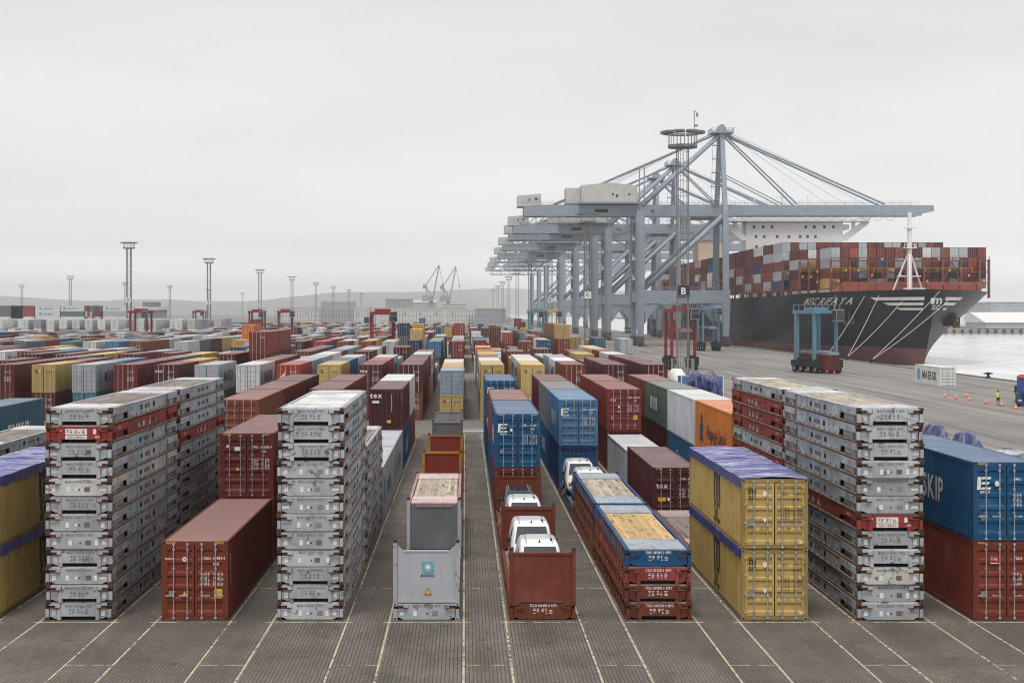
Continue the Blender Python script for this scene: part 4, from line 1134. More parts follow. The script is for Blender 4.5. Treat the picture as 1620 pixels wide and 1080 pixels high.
# right edge: low containers carrying racks with tarped cargo
lodc(9, 0, 0, 'maroon', 'maroon lower container at the right picture edge under tarped cargo', group=GB)
lodc(9, 1, 0, 'dgrey', 'dark grey lower container under the blue tarped cargo at the right', group=GB)
lodc(8, 5, 0, 'navy', 'navy lower container under the navy tarped bundle', group=GB)
lodc(8, 4, 0, 'maroon', 'maroon single container right of the grey-green row', group=GB)
for (r_, k_, lab) in ((9, 0, 'brown flat rack on top of a maroon container at the right edge'), (9, 1, 'brown flat rack under two peaked blue tarpaulins'), (8, 5, 'pinkish flat rack under the navy tarped bundle'), (8, 4, 'pale flat rack lying on a maroon container beside the white one')):
    flat_rack(RX(r_), KY(k_), HC, lab, 'flat racks carried on single containers', (0.45, 0.30, 0.28) if r_ == 8 else BROWN, False, None, style='stake', walls=True, castings='casting_paint', top='wood_grey')

def tarped(label, X, y, z, w, l, h, matl, seed, strap=None, flat=False, group='tarpaulin-covered cargo'):
    t = thing('tarped_cargo', label, 'tarped cargo', (X, y, z), 0, group)
    rr = random.Random(seed); b = MB(); n = 40; rings = []
    for j, (f, zz) in enumerate(((1.0, 0.0), (0.92 if not flat else 0.97, 0.14), (0.70 if not flat else 0.95, 0.42), (0.46 if not flat else 0.9, 0.72), (0.30 if not flat else 0.8, 0.94), (0.2 if not flat else 0.62, 1.0))):
        rg = []
        for i in range(n):
            a = 2*math.pi*i/n
            sq = 1/max(abs(math.cos(a)), abs(math.sin(a)))**0.55
            pl = 1 + (0.05*(1 if i % 2 else -1) + rr.uniform(-0.03, 0.03))*(0.4 if j in (0, 5) else 1)
            rg.append((math.cos(a)*sq*w/2*f*pl, math.sin(a)*sq*l/2*f*pl, h*zz + rr.uniform(-0.02, 0.02)*h + (0.12*h*math.sin(a*2 + seed) if flat and j > 2 else 0)))
        rings.append(rg)
    b.rings(rings)
    link('tarpaulin', b.mesh('tarpaulin', [matl], smooth=False), t)
    if strap:
        for k in (-0.25, 0.2):
            s = MB(); pts = [(-w*0.50, l*k, h*0.1), (-w*0.36, l*k, h*0.62), (-w*0.12, l*k, h*1.06), (w*0.12, l*k, h*1.06), (w*0.36, l*k, h*0.62), (w*0.50, l*k, h*0.1)]
            for p, q in zip(pts, pts[1:]): s.beam(p, q, 0.10, 0.06)
            link('strap', s.mesh('strap', [M['yellow']]), t)
    return t
ZT = HC + RH + 0.005
tarped('peaked blue tarpaulin behind the upper right blue container, left one', RX(9) + W2, 73.9, ZT, 2.4, 4.0, 1.95, M['tarp_dark'], 3)
tarped('peaked blue tarpaulin behind the upper right blue container, right one', RX(9) + W2, 69.3, ZT, 2.4, 4.0, 1.95, M['tarp_dark'], 9)
tarped('grey tarpaulin sagging over cargo at the right picture edge', RX(9) + W2 - 0.1, 62.6, ZT, 2.4, 4.6, 1.55, M['tarp_black'], 5, flat=True)
tarped('navy tarpaulin bundle tied with yellow straps above the orange container', RX(8) + 0.85, 117.5, ZT, 2.6, 5.5, 2.6, M['tarp_dark'], 7, strap=True, flat=True)
# ================================================================== THE OTHER BLOCKS OF THE YARD
rnd = random.Random(21)
PAL = [('maroon', 16), ('brown', 11), ('tex', 9), ('rust', 10), ('red', 5), ('yellow', 9), ('blue', 5), ('sky', 3), ('navy', 4), ('grey', 13), ('steel', 4), ('dgrey', 3), ('white', 9), ('orange', 2), ('green', 4), ('teal', 2), ('gold', 2)]
NAMES = [p[0] for p in PAL]; WTS = [p[1] for p in PAL]
def pick(): return rnd.choices(NAMES, WTS)[0]
FIX = {  # (block, row, k): colours from the ground up, read off the photograph
 (1,-8,0): ['maroon','maroon'], (1,-7,0): ['maroon','yellow'], (1,-6,0): ['teal','grey'], (1,-5,0): ['brown','maroon'], (1,-4,0): ['maroon','tex'],
 (1,-3,0): ['dgrey','grey'], (1,-2,0): ['dgrey','white'], (1,-1,0): ['maroon','red'], (1,0,0): ['brown','yellow'], (1,1,0): ['maroon','tex'], (1,2,0): ['rust','tex'],
 (1,3,0): ['yellow','steel'], (1,4,0): ['yellow','yellow'], (1,5,0): ['yellow','yellow'], (1,6,0): ['maroon','brown'], (1,7,0): ['maroon','tex'], (1,8,0): ['maroon','tex'],
 (1,3,1): ['maroon','gold'], (1,3,2): ['grey','white'], (1,4,1): ['maroon','white'], (1,4,2): ['grey','rust'], (1,4,3): ['grey','gold'],
 (1,5,1): ['rust','white'], (1,5,2): ['grey','white'], (1,5,3): ['maroon','yellow'], (1,5,4): ['maroon','maroon'],
 (1,6,1): ['maroon','white'], (1,6,2): ['navy','steel'], (1,6,3): ['maroon','green'], (1,6,4): ['maroon','grey'], (1,6,5): ['tex','maroon'],
 (1,7,1): ['maroon','tex'], (1,7,2): ['tex','tex'], (1,7,3): ['maroon','yellow'], (1,7,4): ['tex','maroon'], (1,8,1): ['tex','tex'], (1,8,2): ['tex','maroon'], (1,8,3): ['maroon','white'], (1,8,4): ['tex','maroon'],
 (1,-7,1): ['maroon','brown'], (1,-6,1): ['maroon','sky'], (1,-5,1): ['maroon','maroon'], (1,-8,1): ['tex','maroon'], (1,-1,1): ['grey','steel'], (1,-1,2): ['maroon','grey'], (1,-1,3): ['maroon','white'], (1,0,1): ['maroon','blue'], (1,0,2): ['maroon','grey'],
 (1,1,1): ['maroon','red'], (1,1,2): ['maroon','grey'], (1,2,1): ['rust','maroon'], (1,2,3): ['grey','white'], (1,2,4): ['maroon','rust'],
 (1,-3,3): ['yellow','maroon','brown'], (1,-3,4): ['maroon','maroon','rust'], (1,-4,3): ['brown','maroon'],
 (2,3,5): ['maroon','brown','red'], (2,5,6): ['maroon','maroon','maroon'], (2,1,2): ['brown','grey','yellow'], (2,1,3): ['brown','grey','gold'], (2,8,2): ['maroon','brown','yellow'], (2,8,3): ['maroon','brown','rust'], (2,8,4): ['maroon','maroon','rust'], (2,8,5): ['maroon','maroon','rust'],
 (2,10,3): ['teal','teal'], (2,10,4): ['maroon','yellow'], (2,11,2): ['grey','grey'], (2,9,4): ['maroon','yellow'], (2,9,2): ['dgrey'], (2,10,1): ['white'],
 (1,9,0): [], (2,0,5): ['maroon','dgrey','navy']}
auto = []
for bi, (ya, yb) in enumerate(AISLES):
    if bi == 0: continue
    n = int((yb - ya)/12.5)
    d_end = yb
    imin = int(math.floor((-(740 + 60)*d_end/F_PX - 1.62)/PITCH)) + 4
    imax = 8 if bi < 5 else 6
    for i in range(imin, 12):
        base = rnd.choices([1, 2], [0.35, 0.65])[0]
        for k in range(n):
            y = ya + 12.5*k
            fx = FIX.get((bi, i, k))
            if fx is None:
                if i > imax: continue
                X = RX(i)
                if (X + CW)*F_PX/y + 736 < -25: continue
                h = base if rnd.random() < 0.72 else rnd.choices([0, 1, 2, 3], [0.10, 0.42, 0.45, 0.03 if i > -20 else 0.0])[0]
                reef = bi in (4,) and X < -88
                if reef: h = 3 if rnd.random() < 0.85 else 2
                fx = [('white' if rnd.random() < 0.8 else 'grey') if reef else (rnd.choice(('white', 'grey', 'grey')) if X < -35 and bi > 1 and rnd.random() < 0.3 else pick()) for _ in range(h)]
            z = 0.0
            Hs = STD if (bi, i) == (1, 3) or (rnd.random() < 0.22 and k > 1) else HC
            for q, c in enumerate(fx):
                jf = rnd.uniform(0.82, 1.18); jit = tuple(v*jf for v in C[c][0])
                dy = rnd.uniform(-0.12, 0.12) if k else 0
                auto.append(dict(x0=RX(i) + rnd.uniform(-0.06, 0.06), y0=y + dy, z0=z, H=Hs, col=c, rgb=jit, bi=bi, i=i, k=k, q=q, n=len(fx)))
                z += Hs
for c in auto: c.update(x1=c['x0'] + CW, y1=c['y0'] + CL, z1=c['z0'] + c['H'])

# which of them the camera sees largest: a coarse painter's picture of boxes
def visible_area(boxes, W=810, Hh=540):
    ids = np.full((Hh, W), -1, np.int32); sc = W/1620
    yy, xx = np.mgrid[0:Hh, 0:W]
    def pr(p): s = F_PX/p[1]; return ((736 + p[0]*s)*sc, (493 + (CAM_H - p[2])*s)*sc)
    order = sorted(range(len(boxes)), key=lambda k: -(boxes[k]['y0'] + abs((boxes[k]['x0'] + boxes[k]['x1'])/2)*0.02 - boxes[k]['z0']*0.05))
    for k in order:
        b = boxes[k]; x0, x1, y0, y1, z0, z1 = (b[n] for n in ('x0','x1','y0','y1','z0','z1'))
        polys = [[(x0,y0,z0),(x1,y0,z0),(x1,y0,z1),(x0,y0,z1)], [(x0,y0,z1),(x1,y0,z1),(x1,y1,z1),(x0,y1,z1)]]
        xs = x1 if x1 < 0 else x0
        polys.append([(xs,y0,z0),(xs,y1,z0),(xs,y1,z1),(xs,y0,z1)])
        for P in polys:
            q = [pr(p) for p in P]
            a0, a1 = int(max(0, min(p[0] for p in q))), int(min(W - 1, max(p[0] for p in q)) + 1)
            b0, b1 = int(max(0, min(p[1] for p in q))), int(min(Hh - 1, max(p[1] for p in q)) + 1)
            if a1 <= a0 or b1 <= b0: continue
            gx, gy = xx[b0:b1, a0:a1] + 0.5, yy[b0:b1, a0:a1] + 0.5
            pos = np.ones(gx.shape, bool); neg = np.ones(gx.shape, bool)
            for (u, v) in zip(q, q[1:] + q[:1]):
                cr = (v[0]-u[0])*(gy-u[1]) - (v[1]-u[1])*(gx-u[0]); pos &= cr >= 0; neg &= cr <= 0
            ids[b0:b1, a0:a1][pos | neg] = k
    return np.bincount(ids[ids >= 0].ravel(), minlength=len(boxes))
allb = CONT_LIST + auto
area = visible_area(allb)
n_hand = sum(1 for c in CONT_LIST if not c.get('rack'))
for c, a in zip(allb, area): c['area'] = int(a)
ranked = sorted([c for c in auto if c['area'] > 6], key=lambda c: -c['area'])
single = ranked[:max(0, 300 - n_hand)]
for c in single: c['single'] = True

ROWW = {-2: 'second row left of the far-left yellow stack', -1: 'far-left yellow stack row', 0: 'left flat-rack stack row', 1: 'lone red-brown front row', 2: 'centre flat-rack stack row', 3: 'grey bulkhead rack row', 4: 'front white van row', 5: 'blue-topped rack row', 6: 'right yellow stack row', 7: 'right flat-rack stack row', 8: 'blue E-emblem corner row', 9: 'row right of the corner row', 10: 'second row right of the corner row', 11: 'third row right of the corner row'}
ROWW[-2] = 'row left of the tarped yellow row'
BLK = {1: 'block beyond the cross aisle', 2: 'third block', 3: 'fourth block', 4: 'fifth block', 5: 'sixth block', 6: 'seventh block'}
def nth(n):
    base = ORD + ['thirteenth','fourteenth','fifteenth','sixteenth','seventeenth','eighteenth','nineteenth','twentieth']
    if n < 20: return base[n]
    tens = {2: ('twenty', 'twentieth'), 3: ('thirty', 'thirtieth'), 4: ('forty', 'fortieth'), 5: ('fifty', 'fiftieth'), 6: ('sixty', 'sixtieth')}[(n + 1)//10]
    return tens[1] if (n + 1) % 10 == 0 else tens[0] + '-' + base[(n + 1) % 10 - 1]
def label_for(c):
    tier = 'single' if c['n'] == 1 else ('lower', 'upper', 'topmost')[c['q']] if not (c['n'] == 3 and c['q'] == 1) else 'middle'
    row = ROWW.get(c['i']) or '%s row left of tarped yellow' % nth(-2 - c['i'])
    return '%s %s container, %s in %s, %s' % (tier, C[c['col']][1], nth(c['k']), {1: 'second block', 2: 'third block', 3: 'fourth block', 4: 'fifth block', 5: 'sixth block', 6: 'seventh block'}[c['bi']], row)
def add_single(c):
    n0 = len(CONT_LIST)
    t = container(c['x0'], c['y0'], c['z0'], c['col'], label_for(c), 'closed containers beyond the cross aisle', lod=2, H=c['H'], color=c['rgb'])
    del CONT_LIST[n0:]
    if c['y0'] < 330:
        if c['col'] in ('maroon', 'brown', 'tex', 'rust', 'red', 'blue', 'navy'):
            patch(t, (0.55, -0.06, c['H']*0.74), 0.7, 0.2, 'white', shape='rows', name='small_print')
            if c['k'] == 0: patch(t, (0.55, -0.06, c['H']*0.48), 0.7, 0.5, 'white', shape='rows', name='small_print')
        elif c['col'] == 'yellow':
            letters('m', 0.36, t, (-0.72, -0.06, c['H']*0.76), 'front', 'black', 1.0); letters('SC', 0.2, t, (-0.72, -0.06, c['H']*0.70), 'front', 'black', 1.0)
            patch(t, (0.6, -0.06, c['H']*0.74), 0.6, 0.2, 'black', shape='rows', name='small_print')
            patch(t, (-0.36, -0.06, c['H']*0.77), 0.15, 0.18, 'white', shape='disc', name='emblem')
        if c['col'] in ('grey', 'white') and c['y0'] < 260 and c['q'] == c['n'] - 1 and rnd.random() < 0.75 or (c['bi'], c['i'], c['k']) in ((1,-6,0), (1,-3,0), (1,-2,0)):
            f = 'right' if c['i'] <= 3 else 'left'; s = 1 if f == 'right' else -1
            letters('MAERSK', 1.55, t, (s*(W2 + 0.001), 6.9 if s > 0 else 5.3, c['H']*0.33), f, 'black', 0.95)
            patch(t, (s*(W2 + 0.001), 2.0 if s > 0 else 10.2, c['H']*0.5), 1.4, 1.5, 'skyblue', f, name='emblem')
        if c['col'] == 'tex' and c['k'] == 0 and c['i'] in (1, -4): letters('tex', 0.5, t, (-0.7, -0.07, c['H']*0.72), xs=0.95)
        if c['col'] == 'red' and c['k'] == 0:
            b = MB(); b.prism([(-0.4,-0.4),(0.05,0.06),(0.4,0.5),(0.2,0.02),(0.5,-0.4),(0.08,-0.12)], 'y', -0.004, 0); link('emblem', b.mesh('emblem', [M['white']]), t, (-0.6, -0.07, c['H']*0.62))
for c in single: add_single(c)

# everything farther off: one mass of containers
def far_mass(name, boxes, label, cat):
    V, Fc, Cc = [], [], []
    for c in boxes:
        n = len(V); x0, x1, y0, y1, z0, z1 = (c[k] for k in ('x0','x1','y0','y1','z0','z1')); col = c['rgb']; rf = faded(col)
        V += [(x0,y0,z0),(x1,y0,z0),(x1,y1,z0),(x0,y1,z0),(x0,y0,z1),(x1,y0,z1),(x1,y1,z1),(x0,y1,z1)]
        for q in ((0,1,5,4),(1,2,6,5),(2,3,7,6),(3,0,4,7)): Fc.append(tuple(n + k for k in q)); Cc.append(col)
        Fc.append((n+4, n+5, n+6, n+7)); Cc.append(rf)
        if y0 < 620:
            fr = tuple(v*0.55 for v in col); lt = tuple(0.5*v + 0.22 for v in col)
            def bx(a, b_, e, f_, dd, colr):
                m = len(V); V.extend([(a,y0-dd,e),(b_,y0-dd,e),(b_,y0-dd,f_),(a,y0-dd,f_),(a,y0,e),(b_,y0,e),(b_,y0,f_),(a,y0,f_)])
                for q in ((0,1,2,3),(0,3,7,4),(1,5,6,2),(3,2,6,7)): Fc.append(tuple(m + k for k in q)); Cc.append(colr)
            xm = (x0 + x1)/2
            bx(xm - 0.03, xm + 0.03, z0 + 0.1, z1 - 0.1, 0.012, fr)
            if y0 < 430:
                for fx in (0.19, 0.40, 0.60, 0.81): bx(x0 + fx*(x1-x0) - 0.025, x0 + fx*(x1-x0) + 0.025, z0 + 0.06, z1 - 0.06, 0.03, lt)
            bx(x0, x0 + 0.12, z0, z1, 0.02, fr); bx(x1 - 0.12, x1, z0, z1, 0.02, fr); bx(x0 + 0.12, x1 - 0.12, z1 - 0.13, z1, 0.02, fr)
    me = bpy.data.meshes.new(name); me.from_pydata(V, [], Fc)
    at = me.color_attributes.new('Col', 'FLOAT_COLOR', 'CORNER')
    arr = np.repeat(np.array([(*c, 1.0) for c in Cc], np.float32), [len(f) for f in Fc], axis=0)
    at.data.foreach_set('color', arr.ravel())
    me.materials.append(M['paint_far']); me.update()
    o = link(name, me); tag(o, label, cat, None, 'stuff')
    return o
far_mass('far_containers', [c for c in auto if not c.get('single')], 'mass of stacked containers filling the yard far behind', 'containers')

# white refrigerated stacks standing sideways at the far left
def sideways(px0, d, tier, col, name=None, word=''):
    s = F_PX/d; X = (px0 - 736)/s
    t = thing('shipping_container', word, 'container', (X, d, tier*HC), 0, 'containers standing sideways far left')
    b = MB(); b.box(0.02, CL - 0.02, 0.02, CW, 0.02, HC - 0.02)
    for x in (0, CL - 0.16): b.box(x, x + 0.16, 0, 0.16, 0, HC)
    b.box(0.16, CL - 0.16, 0, 0.1, HC - 0.12, HC - 0.005); b.box(0.16, CL - 0.16, 0, 0.1, 0, 0.14)
    link('body', b.mesh('body', [M['paint']]), t, color=C[col][0])
    if name:
        letters(name, 1.25, t, (6.6, -0.004 + 0.016, 0.85), 'front', 'greyprint', 1.05); patch(t, (2.1, 0.016, 1.45), 1.4, 1.5, 'skyblue', name='emblem')
low = []
for (px, cols) in ((0, ('dgrey','dgrey')), (17, ('red', 'rust')), (58, ('white','white')), (96, ('green','white')), (163, ('grey','white'))):
    for q, c in enumerate(cols):
        w = {0: 'lower', 1: 'upper'}[q]
        nm = {0: 'at the far-left horizon edge', 17: 'beside the dark grey far-left ones', 58: 'left of the tall lettered far-left mast', 96: 'right of the white lettered far-left pair', 163: 'behind the red straddle carrier mast'}[px]
        sideways(px, 760, 3 + q, c, 'MAERSK' if c == 'white' else None, '%s %s container seen side-on %s' % (w, C[c][1], nm))
    X = (px - 736)*760/F_PX
    for q in range(3): low.append(dict(x0=X, x1=X + CL, y0=760.0, y1=760 + CW, z0=q*HC, z1=(q+1)*HC, rgb=C['white'][0]))
for j in range(9):
    for q in range(5): low.append(dict(x0=(133 + 3.7*j - 736)/3.0, x1=(133 + 3.7*j - 736)/3.0 + 1.15, y0=762.0, y1=774.0, z0=q*HC, z1=(q+1)*HC, rgb=C[pick()][0]))
far_mass('far_container_stack', low, 'tall mixed container stack under the sideways ones far left', 'containers')
# ================================================================== STRADDLE CARRIERS
SC_RED, SC_BLUE, SC_YEL = (0.26, 0.028, 0.03), (0.11, 0.245, 0.33), (0.55, 0.40, 0.06)
def straddle(label, X, y, rz, col, carry=None, Ht=11.6, spread_z=6.5):
    t = thing('straddle_carrier', label, 'straddle carrier', (X, y, 0), rz, 'straddle carriers')
    SP = [M['steel_paint']]
    me = MB().box(-0.24, 0.24, -0.33, 0.33, 2.3, Ht - 0.7).mesh('leg', SP)
    for sx in (-1, 1):
        for sy in (-1, 1): link('leg', me, t, (sx*2.25, sy*3.05, 0), color=col)
        b = MB(); b.box(-0.42, 0.42, -4.7, 4.7, 1.25, 2.3); b.box(-0.5, 0.5, -2.2, 2.2, 2.3, 2.75); b.box(-0.46, 0.46, -4.75, -3.6, 1.0, 2.6)
        link('chassis_beam', b.mesh('chassis_beam', [M['rubber']]), t, (sx*2.25, 0, 0))
        for yy in (-3.8, -1.35, 1.35, 3.8):
            w = MB(); w.tube((-0.27, 0, 0.78), (0.27, 0, 0.78), 0.78, 18); wo = link('wheel', w.mesh('wheel', [M['rubber']]), t, (sx*2.25, yy, 0))
            h = MB(); h.tube((sx*0.27, 0, 0.78), (sx*0.31, 0, 0.78), 0.36, 12); link('hub', h.mesh('hub', [M['galv']]), wo)
        b = MB(); b.box(-0.35, 0.35, -4.2, 4.2, Ht - 0.7, Ht); link('top_beam', b.mesh('top_beam', SP), t, (sx*2.25, 0, 0), color=col)
        p = MB()
        for yy in (-4.0, -2.0, 0.0, 2.0, 4.0): p.box(-0.03, 0.03, yy - 0.03, yy + 0.03, Ht, Ht + 1.0)
        p.box(-0.03, 0.03, -4, 4, Ht + 0.97, Ht + 1.02); link('handrail', p.mesh('handrail', [M['galv']]), t, (sx*2.5, 0, 0))
    for yy in (-3.05, 3.05):
        b = MB(); b.box(-1.9, 1.9, yy - 0.35, yy + 0.35, Ht - 0.62, Ht - 0.03); link('cross_beam', b.mesh('cross_beam', SP), t, color=col)
    b = MB(); b.box(-1.6, 1.6, -1.6, 1.6, Ht - 0.25, Ht + 0.55); link('hoist_housing', b.mesh('hoist_housing', SP), t, color=col)
    cb = MB(); cb.prism([(-4.9, Ht - 2.0), (-3.5, Ht - 2.0), (-3.5, Ht - 0.1), (-4.7, Ht - 0.1), (-5.05, Ht - 1.2)], 'x', 1.25, 2.75); c_ = link('cabin', cb.mesh('cabin', [M['glass']]), t)
    cf = MB(); cf.box(1.2, 2.8, -5.0, -3.45, Ht - 0.1, Ht + 0.05)
    for x in (1.22, 2.72): cf.box(x, x + 0.08, -4.9, -4.8, Ht - 2.0, Ht - 0.1)
    cf.box(1.2, 2.8, -4.95, -3.45, Ht - 2.1, Ht - 2.0); link('cabin_frame', cf.mesh('cabin_frame', SP), c_, color=faded(col, 0.4, (0.7, 0.7, 0.7)))
    ld = MB()
    for q in range(22): ld.box(-2.86, -2.62, 3.0, 3.05, 2.5 + 0.38*q, 2.54 + 0.38*q)
    ld.box(-2.88, -2.84, 2.98, 3.04, 2.3, Ht); ld.box(-2.64, -2.60, 2.98, 3.04, 2.3, Ht); link('ladder', ld.mesh('ladder', [M['galv']]), t)
    sz = 3.55 if carry else spread_z
    sp = MB(); sp.box(-0.5, 0.5, -5.9, 5.9, sz, sz + 0.45); sp.box(-1.15, 1.15, -6.05, -5.75, sz - 0.1, sz + 0.3); sp.box(-1.15, 1.15, 5.75, 6.05, sz - 0.1, sz + 0.3); sp.box(-1.7, 1.7, -2.4, -2.0, sz + 0.2, sz + 0.6); sp.box(-1.7, 1.7, 2.0, 2.4, sz + 0.2, sz + 0.6)
    so = link('spreader', sp.mesh('spreader', SP), t, color=faded(col, 0.3, (0.5, 0.5, 0.5)))
    for x in (-1.5, 1.5):
        for yy in (-2.2, 2.2):
            c2 = MB(); c2.tube((x, yy, sz + 0.5), (x, yy, Ht - 0.3), 0.035, 5); link('hoist_rope', c2.mesh('hoist_rope', [M['rubber']]), so)
    return t
straddle('pale blue straddle carrier lifting a maroon container on the quay', 65.3, 268, R(17), SC_BLUE, True)
tq = thing('shipping_container', 'maroon container hanging low inside the pale blue straddle carrier', 'container', (65.3, 268, 0.55), R(17))
ob = link('body', cmesh('body', HC), tq, (0, -CL/2, 0), color=C['maroon'][0]); link('roof', cmesh('roof', HC), tq, (0, -CL/2, 0), color=faded(C['maroon'][0])); link('end_wall', cmesh('front', HC), tq, (0, -CL/2, 0), color=C['maroon'][0])
straddle('red straddle carrier standing behind the lamp mast with letter B', 42.2, 283, R(3), SC_RED, Ht=11.9, spread_z=7.5)
straddle('pale blue straddle carrier under the nearest quay crane', 70.5, 418, R(4), SC_BLUE, Ht=12.4)
straddle('red straddle carrier in the far left yard below the letter D mast', -90, 400, 0, SC_RED, spread_z=4)
straddle('red straddle carrier among the far stacks, left of a pair', -71, 492, 0, SC_RED)
straddle('red straddle carrier among the far stacks, right of a pair', -60.5, 485, R(10), SC_RED)
straddle('red straddle carrier far back left of the pair', -118, 640, 0, SC_RED)
straddle('red straddle carrier standing over the central yard rows', -17.2, 300, R(6), SC_RED, Ht=11.3)
straddle('pale blue straddle carrier beside the far crane legs', 22.6, 452, R(-12), SC_BLUE)
straddle('yellow straddle carrier behind the pale blue one near the crane legs', 28.4, 476, R(5), SC_YEL)

# ================================================================== QUAY CRANES
CRN = (0.275, 0.33, 0.375)
XL, XS = 57.3, 85.2
def rail(b, pts, h=1.1, step=2.5, r=0.05):
    for p, q in zip(pts, pts[1:]):
        p, q = Vector(p), Vector(q); n = max(1, int((q - p).length/step))
        for k in range(n + 1):
            c = p + (q - p)*k/n; b.box(c.x - r, c.x + r, c.y - r, c.y + r, c.z, c.z + h)
        for zz in (0.55*h, h): b.tube(p + Vector((0,0,zz)), q + Vector((0,0,zz)), r, 4)
def quay_crane(y0, label, num, detail=True, lattice=False):
    t = thing('quay_crane', label, 'crane', (XL, y0, 0), 0, 'ship-to-shore cranes along the quay')
    SP = [M['steel_paint']]; g = XS - XL; D = 19.0
    ZP0, ZP1, ZG0, ZG1 = 13.4, 18.4, 42.9, 46.6
    def part(name, b, col=CRN, parent=t, m=SP, smooth=False): return link(name, b.mesh(name, m, smooth), parent, color=col)
    for x in (0, g):
        for y in (0, D):
            b = MB(); w = 1.25
            b.rings([[(x - 0.85, y - 1.0, 3.2), (x + 0.85, y - 1.0, 3.2), (x + 0.85, y + 1.0, 3.2), (x - 0.85, y + 1.0, 3.2)],
                     [(x - w, y - 1.2, ZP0), (x + w, y - 1.2, ZP0), (x + w, y + 1.2, ZP0), (x - w, y + 1.2, ZP0)],
                     [(x - w, y - 1.2, ZP1), (x + w, y - 1.2, ZP1), (x + w, y + 1.2, ZP1), (x - w, y + 1.2, ZP1)]]); 
            if x == 0: b.box(x - w, x + w, y - 1.15, y + 1.15, ZP1, ZG0 + 1.5)
            else: b.beam((x, y, ZP1), (x, y + (1.2 if y == 0 else -1.2), ZG0 + 1.5), 1.9, 1.7)
            lg = part('leg', b)
            bg = MB()
            for q in range(4):
                yy = y - 4.5 + 3.0*q; bg.box(x - 0.55, x + 0.55, yy - 1.3, yy + 1.3, 0.75, 1.7)
                for s in (-0.7, 0.7): bg.tube((x - 0.3, yy + s, 0.48), (x + 0.3, yy + s, 0.48), 0.42, 10)
            bg.box(x - 0.6, x + 0.6, y - 5.6, y + 5.6, 1.9, 3.2)
            link('bogie', bg.mesh('bogie', [M['bogie']]), lg)
        b = MB(); b.box(x - 0.9, x + 0.9, 1.2, D - 1.2, 8.0 if x else ZP0 + 1.0, 10.0 if x else ZP1 - 0.6); part('sill_beam', b)
    for y in (0, D):
        b = MB(); b.box(1.25, g - 1.25, y - 1.05, y + 1.05, ZP0 + 0.6, ZP1 - 0.1)
        for s, x in ((1, 1.25), (-1, g - 1.25)): b.prism([(x, ZP0 + 0.6), (x + s*4.6, ZP0 + 0.6), (x, ZP0 - 6.0)] if s > 0 else [(x, ZP0 + 0.6), (x, ZP0 - 6.0), (x - 4.6, ZP0 + 0.6)], 'y', y - 0.85, y + 0.85)
        pb = part('portal_beam', b)
        rl = MB(); rail(rl, [(1, y - 1.2, ZP1), (g - 1, y - 1.2, ZP1)], 1.1, 3.5); link('handrail', rl.mesh('handrail', SP), pb, color=CRN)
        yi = y + (1.2 if y == 0 else -1.2)
        b = MB(); b.tube((1.3, y, ZP1 + 0.5), (g - 0.9, yi, ZG0 - 0.3), 0.80, 12); part('diagonal_brace', b, smooth=True)
        b = MB(); b.tube((0.6, y, ZG1 - 0.6), (g - 0.6, D/2 + (-2.2 if y == 0 else 2.2), 70.0), 0.72, 12); part('tower_back_leg', b, smooth=True)
        b = MB(); b.beam((g, yi, ZG0 + 1.4), (g, D/2 + (-2.0 if y == 0 else 2.0), 71.0), 1.5, 1.5); part('tower_leg', b)
        b = MB(); b.tube((g - 0.4, D/2 + (-1.6 if y == 0 else 1.6), 71.0), (-28.0, D/2 + (-3 if y == 0 else 3), ZG1 + 0.3), 0.34, 8); part('back_stay', b)
        for xe, r in ((110.0 - XL, 0.27), (139.0 - XL, 0.33)):
            b = MB(); b.tube((g + 0.4, D/2 + (-1.6 if y == 0 else 1.6), 70.6), (xe, D/2 + (-3 if y == 0 else 3), ZG1 + 0.3), r, 8); part('fore_stay', b)
        b = MB(); b.tube((g + 0.3, D/2 + (-2.6 if y == 0 else 2.6), 57.0), (g + 20, D/2 + (-3 if y == 0 else 3), ZG1 + 0.3), 0.18, 6); part('fore_stay', b)
    for z in (55.0, 63.0):
        b = MB(); f = (z - ZG0)/(71 - ZG0); a = 1.2 + (D/2 - 2.0 - 1.2)*f; b.box(g - 0.45, g + 0.45, a, D - a, z - 0.4, z + 0.4); part('tower_tie', b)
    ZL = ZG0 - 0.0
    for y in (D/2 - 3.3, D/2 + 3.3):
        b = MB()
        if lattice:
            for zz in (ZG0 + 0.3, ZG1 - 0.3): b.box(-36.0, g + 4, y - 0.3, y + 0.3, zz - 0.3, zz + 0.3)
            n = 18
            for k in range(n):
                x0 = -36 + k*(g + 40)/n; x1 = x0 + (g + 40)/n; b.beam((x0, y, ZG0), (x1, y, ZG1), 0.25, 0.25) if k % 2 else b.beam((x0, y, ZG1), (x1, y, ZG0), 0.25, 0.25)
        else: b.box(-38.0, g + 4.0, y - 0.8, y + 0.8, ZG0, ZG1)
        gd = part('girder', b)
        b = MB()
        b.box(g + 4.0, 151.0 - XL, y - 0.75, y + 0.75, ZG0 + 0.15, ZG1 - 0.1); b.prism([(151.0 - XL, ZG0 + 0.9), (155.0 - XL, ZG0 + 1.6), (155.0 - XL, ZG1 - 0.1), (151.0 - XL, ZG1 - 0.1)], 'y', y - 0.6, y + 0.6); part('boom', b)
        if detail:
            rl = MB(); s = -0.9 if y < D/2 else 0.9
            rail(rl, [(-38, y + s, ZG1), (150 - XL, y + s, ZG1)], 1.2, 3.0, 0.045); part('handrail', rl)
    b = MB()
    for k in range(14): 
        x = -36 + k*9.6; b.box(x - 0.3, x + 0.3, D/2 - 2.5, D/2 + 2.5, ZG0 + 0.6, ZG0 + 1.6)
    part('cross_ties', b)
    for y in (0, D):   # legs reach the girder through head beams
        pass
